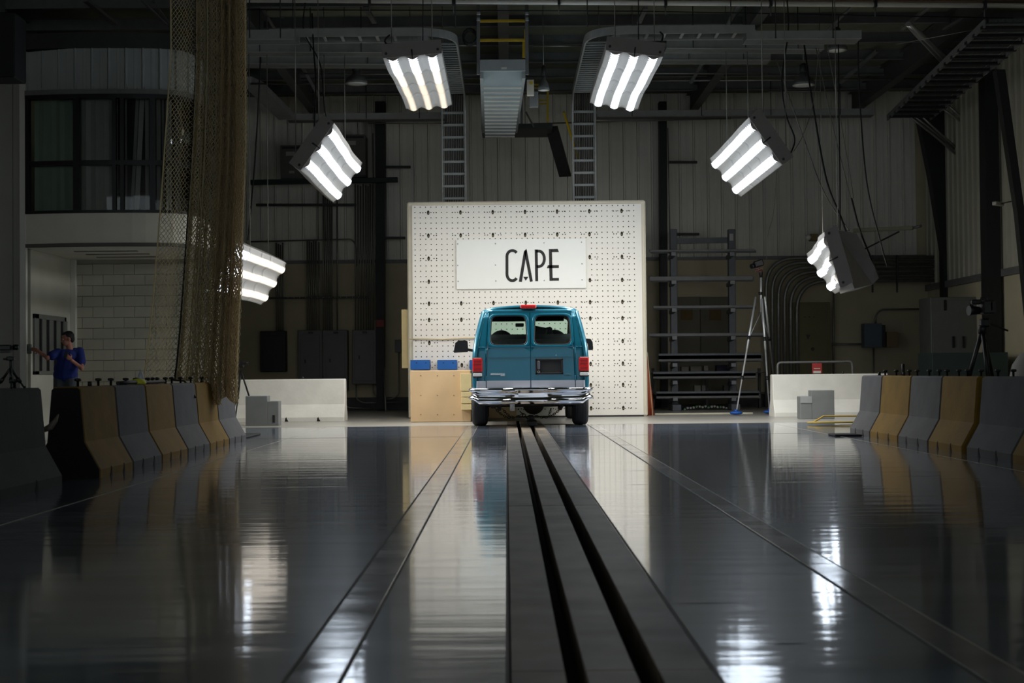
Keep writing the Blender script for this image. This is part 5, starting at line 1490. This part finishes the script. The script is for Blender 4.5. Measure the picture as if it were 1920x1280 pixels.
pbox('red_clamp', 'dull red pipe clamp on the black column left of the barrier', 'clamp', 705, 599, 720, 613, 34.4, .05, mat('clamp_red', (120, 44, 38), .6, 0, .1, 6))
def bundle(label, xs, y0, y1, Y=34.75, r=.020):
    e = thing('conduit_bundle', label, 'conduits', W((xs[0] + xs[-1]) / 2, y1, Y), 0, 'conduit bundles')
    for k, x in enumerate(xs):
        obj('conduit', MB().tube([W(x, y0 + (k % 3) * 2, Y), W(x + .6, y1, Y)], r, 6), M_pipedark, e)
    return e
bundle('conduit bundle rising from the black panel', [518, 522, 526, 530], 455, 620)
bundle('broad conduit bundle rising from the left joined panel', [576, 580, 584, 588, 592, 598], 450, 619)
bundle('conduit bundle rising from the right joined panel', [606, 610, 614, 618, 622, 632], 345, 619)
bundle('conduit bundle rising from the panel beside the column', [666, 671, 676, 681, 686, 690, 694, 699], 345, 619)
bundle('pair of pale conduits behind the mid left light bank', [596, 610], 340, 450, 34.7, .014)
pipe('bent_conduit', 'slim conduit running level below the dark struts then bending down', 'conduit', [(470, 453, 34.8), (662, 448, 34.8), (668, 465, 34.8), (668, 500, 34.8)], .018, M_pipedark, .2)
strut = thing('strut_channel', 'dotted strut channel across the conduit bundles', 'strut', W(595, 560, 34.7))
obj('channel', MB().beam(W(496, 559, 34.65), W(690, 557, 34.65), .04, .05), M_dark, strut)
dm = MB()
for k in range(14): dm.lathe([(.012, 0), (.008, .008)], W(540 + k * 11, 558 - k * .1, 34.6), (0, -1, 0), 6)
obj('strut_nuts', dm, M_steel, strut)['kind'] = 'stuff'
for k, pts in enumerate((((640, 735, 34.8), (640, 750, 34.8), (650, 764, 34.8), (700, 766, 34.8)), ((668, 720, 34.8), (668, 748, 34.8), (680, 755, 34.8), (755, 754, 34.8)), ((700, 720, 34.8), (700, 738, 34.8), (712, 748, 34.8), (735, 748, 34.8), (748, 740, 34.8), (748, 660, 34.8)))):
    pipe('floor_conduit', ('lowest thin conduit looping below the joined panels', 'thin conduit looping below the panel beside the column', 'thin conduit looping up to the small grey box')[k], 'conduit', pts, .016, M_pipedark, .25, 'thin floor conduits')
pipe('leaning_rod', 'pale rod leaning on the black column left of the barrier', 'rod', [(720, 690, 34.2), (723.5, 776, 33.5)], .022, M_pipe)
e = thing('steel_strut', 'long dark green strut shelf high on the back wall behind the mid left bank', 'shelf', W(608, 345, 34.4))
obj('shelf_bar', MB().beam(W(470, 342, 34.3), W(746, 337, 34.3), .12, .12, bev=.008), mat('strut_green', (26, 38, 36), .6, .1, .1, 5), e)
def trafo(label, x0, y0, x1, y1):
    e = thing('transformer_cabinet', label, 'transformer', W((x0 + x1) / 2, y1, 34.2), 0, 'transformer cabinets')
    obj('cabinet', pbx(MB(), x0, y0, x1, y1, 34.2, .55, .015), mat('trafo_grey', (88, 87, 80), .6, .05, .08, 4), e)
    obj('vent', pbx(MB(), x0 + 3, y0 + 3, x1 - 3, y0 + 7, 34.18, .02, .002), M_black, e)
    obj('rating_plate', pbx(MB(), x0 + 10, y0 + 12, x0 + 27, y0 + 20, 34.19, .01, .001), mat('plate_pale', (150, 148, 140), .6, 0, .05, 9), e)
    obj('rating_plate', pbx(MB(), x0 + 16, y1 - 18, x0 + 26, y1 - 13, 34.19, .01, .001), MATS['plate_pale'], e)
    obj('foot_rail', pbx(MB(), x0, y1 - 4, x1, y1, 34.15, .05, .004), M_dark, e)
trafo('dim transformer cabinet behind the left end of the mid left bank', 526, 272, 567, 338)
trafo('dim transformer cabinet right of the mid left bank', 640, 252, 685, 332)
for x0, x1, y, lb in ((480, 668, 384, 'thin dark strut below the green shelf'), (714, 770, 313, 'short dark bracket right of the column left of the barrier'), (715, 760, 446, 'short dark rail meeting the barrier at its left'), (1252, 1307, 304, 'short dark bracket right of the slim column'), (1260, 1311, 439, 'short dark bracket above the steel rack')):
    one('wall_strut', MB().beam(W(x0, y, 34.7), W(x1, y, 34.7), .06, .06, bev=.005), M_dark, lb, 'strut', 'wall struts')
# ---- right: cantilever rack with bar stock
rk = thing('bar_rack', 'dark steel cantilever rack against the back wall right of the barrier', 'rack', W(1320, 770, 32.6))
M_rack = mat('rack_blue_grey', (88, 92, 96), .55, .2, .1, 5)
YR = 32.4
for x in (1262, 1371):
    obj('upright', MB().beam(W(x + 3, 776, YR + .3), W(x, 430, YR + .3), .16, .16, (0, 1, 0), .01), M_rack, rk)
    obj('rack_foot', MB().bx(W(x + 3, 776, YR).x - .1, W(x + 3, 776, YR).x + .1, YR - .45, YR + .4, 0, .14, .01), M_rack, rk)
for y in (476, 529, 581, 633, 684, 717, 748):
    for x in (1263, 1373):
        xx = x + (y - 476) * .012
        p = W(xx, y, YR - .35)
        a = obj('arm', MB().beam(p, V((p.x, YR + .3, p.z - .03)), .09, .085, bev=.006), M_rack, rk)
        obj('arm_end', MB().box(p + V((0, -.004, .0)), (.11, .012, .085), None, .003), mat('arm_end_grey', (112, 114, 116), .5, .2, .08, 6), a)
obj('tag_plate', pbx(MB(), 1368, 438, 1375, 451, YR + .2, .01, .001), mat('plate_pale2', (176, 174, 168), .6, 0, .05, 9), rk)
obj('tie_beam', MB().beam(W(1262, 452, YR + .35), W(1366, 450, YR + .35), .05, .13), M_rack, rk)
stock = [(1219, 1416, 471, .05, .07), (1219, 1412, 523, .10, .07), (1226, 1416, 576, .06, .07), (1218, 1436, 628, .07, .07), (1236, 1428, 672, .14, .30), (1226, 1418, 705, .12, .30), (1232, 1424, 742, .12, .25)]
for k, (x0, x1, y, h, w) in enumerate(stock):
    lb = ('topmost', 'second from top', 'third from top', 'fourth from top', 'fifth from top', 'second from bottom', 'lowest')[k]
    p, q = W(x0, y, YR - .15), W(x1, y - 1.5, YR - .15)
    e = thing('bar_stock', 'long steel bars on the %s shelf of the dark rack' % lb, 'steel bars', (p + q) / 2, 0, 'bars on the rack')
    for j in range(3 if h < .11 else 4):
        off = V((.03 * ((j * 7) % 3 - 1), -.10 + .085 * (j % 3), (.045 if j > 2 else 0) - .01 * j))
        if w > .1: off += V((0, 0, .03 * (j % 2)))
        obj('bar', MB().beam(p + off, q + off, .06, h * .95, bev=.004), M_rack if j % 2 else M_steeldull, e)
for k, (x0, x1, y0, y1, c) in enumerate(((1278, 1291, 687, 696, (128, 124, 112)), (1295, 1315, 686, 696, (116, 112, 100)), (1320, 1328, 685, 695, (140, 134, 124)), (1302, 1314, 722, 734, (130, 128, 118)), (1316, 1323, 722, 733, (120, 116, 110)), (1358, 1370, 722, 736, (104, 102, 96)), (1344, 1372, 684, 697, (34, 34, 54)))):
    lb = ('left small pale carton behind the fifth shelf of the rack', 'wide pale carton behind the fifth shelf of the rack', 'small whitish tin behind the fifth shelf of the rack', 'square pale carton behind the sixth shelf of the rack', 'narrow pale carton behind the sixth shelf of the rack', 'grey carton right end behind the sixth shelf of the rack', 'dark blue crate behind the fifth shelf of the rack')[k]
    Yk = 33.2
    e = pbox('carton', lb, 'carton', x0, y0, x1, y1, Yk, .3, mat('carton_%d' % k, c, .8, 0, .08, 6), 'cartons behind the rack')
shelf = thing('storage_bench', 'dark storage bench behind the steel rack', 'bench', W(1330, 770, 33.2))
for y in (698, 736, 768): obj('bench_shelf', MB().bx(W(1225, y, 33.2).x, W(1432, y, 33.2).x, 33.05, 33.75, W(1330, y + 2, 33.2).z, W(1330, y, 33.2).z), M_dark, shelf)
for x in (1228, 1330, 1430): obj('bench_post', MB().bx(W(x, 700, 33.2).x - .03, W(x, 700, 33.2).x + .03, 33.6, 33.7, 0, W(x, 690, 33.2).z), M_dark, shelf)
for k in range(16):
    x = 1284 + k * 5.6; y = 766 - 4 * math.sin(k / 15 * PI) + random.uniform(-1.5, 1.5)
    c = (150, 152, 144) if k % 4 else (84, 120, 84)
    one('bar_end', MB().lathe([(.026, 0), (.024, .4)], W(x, y, 32.55), (0, 1, 0), 8), mat('bar_end_%d' % (k % 4 == 0), c, .5, .3, .15, 20), '%s round bar end from the left in the pile at the rack foot' % ('first second third fourth fifth sixth seventh eighth ninth tenth eleventh twelfth thirteenth fourteenth fifteenth sixteenth'.split()[k]), 'bar', 'bar ends under the rack')
one('bar_cradle', MB().tube([W(1276, 772, 32.7), W(1290, 776, 32.7), W(1330, 771, 32.7), W(1370, 776, 32.7), W(1378, 772, 32.7)], .03, 6), M_dark, 'dark cradle holding the pile of round bars', 'cradle')
one('floor_strip', MB().bx(W(1228, 781, 29.2).x, W(1412, 780, 29.2).x, 29.2, 29.32, 0.0, .03, .004), mat('strip_pale', (190, 184, 162), .7, 0, .08, 5), 'pale wooden strip lying on the floor before the rack', 'strip')
# double door behind the rack
dd = thing('door_2', 'dim double door with two brown notices behind the rack', 'door'); del dd['category']; dd['kind'] = 'structure'
for x0, x1 in ((1262, 1313.5), (1314.5, 1368)):
    d = obj('door_leaf', pbx(MB(), x0, 556, x1, 758, 34.9, .08, .004), mat('door_olive', (96, 92, 76), .7, 0, .06, 3), dd)
    c = (x0 + x1) / 2 + 1
    obj('notice', pbx(MB(), c - 12, 580, c + 10, 600, 34.89, .008, .001), mat('notice_brown', (92, 70, 24), .7, 0, .1, 8), d)
# ---- conduit fan at the right
fan = thing('conduit_fan', 'row of thick conduits sweeping level then bending down right of the silver tripod', 'conduits', W(1600, 540, 34.5))
for k in range(6):
    y = 484 + k * 8.6; x = 1436 + k * 11.5
    P = bend([W(1766, y - 2, 34.4), W(x, y, 34.4), W(x + 2, 765, 34.4)], .75, 10)
    obj('conduit', MB().tube(P, .048, 10), M_pipedark, fan)
for x in (1636, 1682):
    obj('strap', MB().beam(W(x, 478, 34.33), W(x, 548, 34.33), .04, .03, (0, 1, 0)), M_dark, fan)
cab = thing('olive_cabinet', 'tall olive cabinet on the back wall under the bending conduits', 'cabinet', W(1522, 760, 34.4))
obj('cabinet_body', pbx(MB(), 1487, 566, 1556, 764, 34.5, .4, .01), mat('olive', (104, 98, 66), .7, 0, .06, 3), cab)
obj('cabinet_door', pbx(MB(), 1492, 570, 1551, 755, 34.48, .02, .004), MATS['olive'], cab)
for x in (1509, 1517.5, 1526): obj('indicator', MB().lathe([(.016, 0), (.012, .01)], W(x, 594, 34.47), (0, -1, 0), 8), M_black, cab)
obj('warning_label', MB().prism([(W(1519, 626, 34).x, W(1519, 626, 34).z), (W(1527, 626, 34).x, W(1527, 626, 34).z), (W(1523, 636, 34).x, W(1523, 636, 34).z)], lambda u, v, d: V((u, d, v)), 34.46, 34.48), M_dark, cab)
obj('cabinet_knob', MB().lathe([(.04, 0), (.03, .03)], W(1524, 654, 34.47), (0, -1, 0), 10), M_dark, cab)
e = thing('grey_box', 'blue grey switch box on the back wall above the right white barrier', 'switch box', W(1641, 652, 34.5))
obj('box_body', pbx(MB(), 1621, 606, 1654, 651, 34.5, .3, .01), mat('blue_grey', (86, 96, 104), .6, .05, .06, 5), e)
obj('box_rim', pbx(MB(), 1654, 609, 1660, 650, 34.55, .25, .006), M_dark, e)
pbox('tan_box', 'tan box beside the blue grey switch box', 'box', 1663, 622, 1684, 650.5, 34.6, .398, mat('tan_dim', (128, 106, 76), .7, 0, .06, 5))
for k, pts in enumerate((((1642, 606, 34.7), (1642, 590, 34.7), (1652, 580, 34.7), (1745, 579, 34.7)), ((1638, 652, 34.7), (1639, 764, 34.7)), ((1560, 645, 34.7), (1621, 645, 34.7)), ((1563, 480, 34.75), (1563, 764, 34.75)))):
    pipe('wall_conduit', ('thin conduit curving from the top of the blue grey box', 'thin conduit below the blue grey box', 'thin level conduit left of the blue grey box', 'upright conduit beside the olive cabinet')[k], 'conduit', pts, .024, M_pipedark, .2, 'thin wall conduits')
e = thing('emergency_light', 'small twin head emergency light on the back wall panels', 'emergency light', W(1527, 452, 34.8))
obj('battery_box', pbx(MB(), 1520, 438, 1534, 451, 34.75, .24, .01), mat('amber_box', (126, 106, 70), .6, 0, .06, 6), e)
for x in (1516, 1538.5): obj('lamp_head', MB().ellipsoid(W(x, 445, 34.75), (.07, .07, .07), 14, 8), M_bowl, e)
# swing jib behind the low right bank
e = thing('jib_arm', 'pale jib arm with diagonal brace behind the low right bank', 'jib', W(1660, 435, 34.4))
obj('arm_tube', MB().beam(W(1600, 432, 33.9), W(1712, 427, 33.2), .09, .09, bev=.01), mat('jib_pale', (146, 146, 118), .6, 0, .06, 5), e)
obj('brace', MB().beam(W(1621, 467, 34.2), W(1686, 434, 33.5), .03, .03), M_dark, e)
obj('hook', MB().tube([W(1712, 427, 33.2), W(1720, 425, 33.1), W(1728, 423, 33.1)], .03, 6), M_steel, e)
# switch cabinet in the right corner
e = thing('switch_cabinet', 'large dim grey switch cabinet in the right corner', 'cabinet', W(1800, 760, 32))
obj('cabinet_body', pbx(MB(), 1748, 556, 1852, 760, 31.4, .9, .015), mat('cab_grey', (104, 106, 98), .6, .05, .06, 4), e)
for x0, x1 in ((1752, 1798), (1801, 1849)):
    d = obj('cabinet_door', pbx(MB(), x0, 562, x1, 754, 31.38, .02, .004), MATS['cab_grey'], e)
    obj('door_handle', pbx(MB(), x0 + 34 - (0 if x0 < 1800 else 30), 630, x0 + 38 - (0 if x0 < 1800 else 30), 652, 31.35, .03, .004), M_black, d)
    obj('vent', pbx(MB(), x0 + 18, 562, x0 + 23, 582, 31.37, .01, .001), M_black, d)
pbox('dark_tank', 'low dark teal bin before the switch cabinet', 'bin', 1750, 660, 1890, 773, 28.5, 1.0, mat('tank_teal', (44, 58, 54), .6, .05, .1, 5))
e = thing('white_drum', 'rounded pale cover at the right edge behind the road barrier', 'cover', W(1915, 700, 16.5))
dc = W(1935, 700, 16.6)
obj('cover_shell', MB().lathe([(.26, -.7), (.27, -.45), (.26, -.1), (.22, .08), (.14, .20), (.05, .25), (0, .26)], V((dc.x, dc.y, .85)), (0, 0, 1), 20), mat('cover_pale', (150, 148, 140), .7, 0, .06, 5), e)
# low railing with a red notice
e = thing('pipe_railing', 'low grey pipe railing behind the right white barrier', 'railing', W(1530, 760, 28.6))
Yq = 28.6
obj('top_rail', MB().tube(bend([V((W(1458, 680, Yq).x, Yq, 0)), W(1458, 679.5, Yq), W(1598, 677.5, Yq), V((W(1600, 680, Yq).x, Yq, 0))], .08), .024, 8), M_steeldull, e)
obj('mid_post', MB().tube([W(1530, 678.5, Yq), V((W(1532, 760, Yq).x, Yq, 0))], .02, 8), M_steeldull, e)
e = thing('red_notice', 'small red and white notice hung on the low railing', 'notice', W(1532, 700, Yq - .03))
obj('notice_board', pbx(MB(), 1523, 680.5, 1541, 700, Yq - .04, .01, .001), mat('notice_red', (168, 50, 44), .6, 0, .05, 6), e)
obj('white_field', pbx(MB(), 1525, 695, 1539, 699.5, Yq - .043, .004, .0005), M_whitetrim, e)
obj('text_line', pbx(MB(), 1526, 690, 1538, 691.5, Yq - .043, .004, .0003), M_whitetrim, e)
# ---- silver survey tripod
ap = W(1426, 560, 29.6)
feet = [V((G(1380, 779).x, G(1380, 779).y, .02)), V((G(1443, 777).x, G(1443, 777).y, .02)), V((W(1460, 730, 31.0).x, 31.2, .02))]
tp = thing('survey_tripod', 'tall silver tripod with blue feet beside the steel rack', 'tripod', (ap.x, ap.y, 0))
M_alu = mat('tripod_alu', (205, 208, 208), .35, .5, .04, 8)
top = W(1427, 520, 29.6)
obj('centre_column', MB().tube([top, W(1427, 585, 29.6)], .022, 10), M_alu, tp)
obj('column_collar', MB().lathe([(.04, -.03), (.045, .03)], W(1426, 550, 29.6), (0, 0, 1), 10), M_black, tp)
for k, (f, hp0) in enumerate(zip(feet, ((1417, 557), (1429, 560), (1434, 556)))):
    a = W(hp0[0], hp0[1], 29.6 + (0, -.1, .15)[k])
    l = obj('leg', MB().tube([a, a.lerp(f, .45), a.lerp(f, .45), a.lerp(f, .72), a.lerp(f, .72), f], [.022, .022, .018, .018, .014, .014], 8), M_alu, tp)
    for t in (.36, .70): obj('leg_clamp', MB().lathe([(.032, -.04), (.032, .04)], a.lerp(f, t), (f - a).normalized(), 10), M_black, l)
    obj('spreader', MB().tube([W(1427, 585, 29.6), a.lerp(f, .36)], .009, 6), M_alu, l)
    foot = MB().ellipsoid(f + V((0, -.02, .035)), (.13, .10, .04), 12, 8); foot.lathe([(.04, 0), (.03, .10)], f, (0, 0, 1), 8)
    obj('foot', foot, mat('foot_blue', (14, 74, 150), .5, 0, .06, 6), l, 'blue plastic foot')
obj('strap_block', MB().box(W(1455, 707, 30.6), (.10, .08, .12), None, .01), MATS['foot_blue'], tp)
e = thing('tripod_camera', 'black camera with a tangle of leads on top of the silver tripod', 'camera', W(1424, 505, 29.6))
obj('camera_body', MB().box(W(1422, 494, 29.6), (.20, .16, .14), Matrix.Rotation(-.3, 3, 'Y'), .02), M_black, e)
obj('camera_lens', MB().lathe([(.05, 0), (.05, .08)], W(1414, 498, 29.55), V((-.8, -.5, -.2)), 12), M_black, e)
obj('tripod_head', MB().lathe([(.03, 0), (.04, .1), (.03, .16)], top, (0, 0, 1), 10), M_black, e)
obj('leads', MB().tube([W(1423 + 7 * math.sin(k * 1.3), 506 + 4 * math.cos(k * .9) , 29.5 + .05 * math.sin(k)) for k in range(24)], .006, 5), mat('lead_pink', (120, 84, 78), .6, 0, .1, 9), e)
# ---- video camera on the right
YV = 17.5
ap = W(1842, 618, YV)
e = small_tripod('video_tripod', 'tall black video tripod standing behind the right road barriers', ap, 0.0, .40, M_black, .55, r=.022)
e.location.z = 0
obj('tripod_bowl', MB().lathe([(.05, -.05), (.06, .02), (.04, .06)], ap, (0, 0, 1), 12), M_black, e)
obj('fluid_head', MB().box(W(1846, 605, YV), (.11, .12, .11), None, .02), M_black, e)
obj('pan_handle', MB().tube([W(1850, 606, YV), W(1870, 612, YV), W(1890, 620, YV)], .012, 6), M_black, e)
v = thing('video_camera', 'black shoulder video camera on the right tripod', 'camera', W(1843, 596, YV))
obj('camera_body', MB().box(W(1850, 576, YV), (.16, .22, .17), None, .02), mat('video_grey', (52, 50, 52), .5, .1, .3, 20), v)
obj('lens_hood', MB().lathe([(.048, 0), (.058, .10), (.062, .14)], W(1836, 582, YV), (-1, -.2, 0), 14), M_black, v)
obj('viewfinder', MB().box(W(1830, 566, YV - .04), (.12, .07, .06), None, .012), M_black, v)
obj('top_handle', MB().tube(bend([W(1838, 564, YV), W(1840, 556, YV), W(1852, 556, YV), W(1854, 566, YV)], .03), .011, 6), MATS['video_grey'], v)
obj('side_pad', MB().box(W(1859, 574, YV - .1), (.03, .02, .11), None, .006), M_steeldull, v)
# dark hanging speaker at the far left top
e = thing('hanging_speaker', 'black box speaker hanging at the top left corner', 'speaker', W(10, 145, 20))
obj('speaker_box', pbx(MB(), -40, 22, 27, 145, 20, .5, .015), mat('speaker_black', (6, 6, 10), .7, 0, .1, 6), e)
obj('speaker_bracket', MB().beam(W(5, 24, 20.25), V((W(5, 24, 20.25).x, 20.25, ZC)), .06, .06), M_dark, e)
p = W(447, 688, 26.6)
e = small_tripod('floor_tripod', 'black camera tripod half hidden behind the net', W(452, 695, 27.2), 0, .3, M_black, .3)
obj('camera_block', MB().box(W(450, 683, 27.2), (.16, .12, .12), None, .02).lathe([(.03, 0), (.03, .12)], W(455, 681, 27.1), (1, -.3, 0), 10), M_black, e)
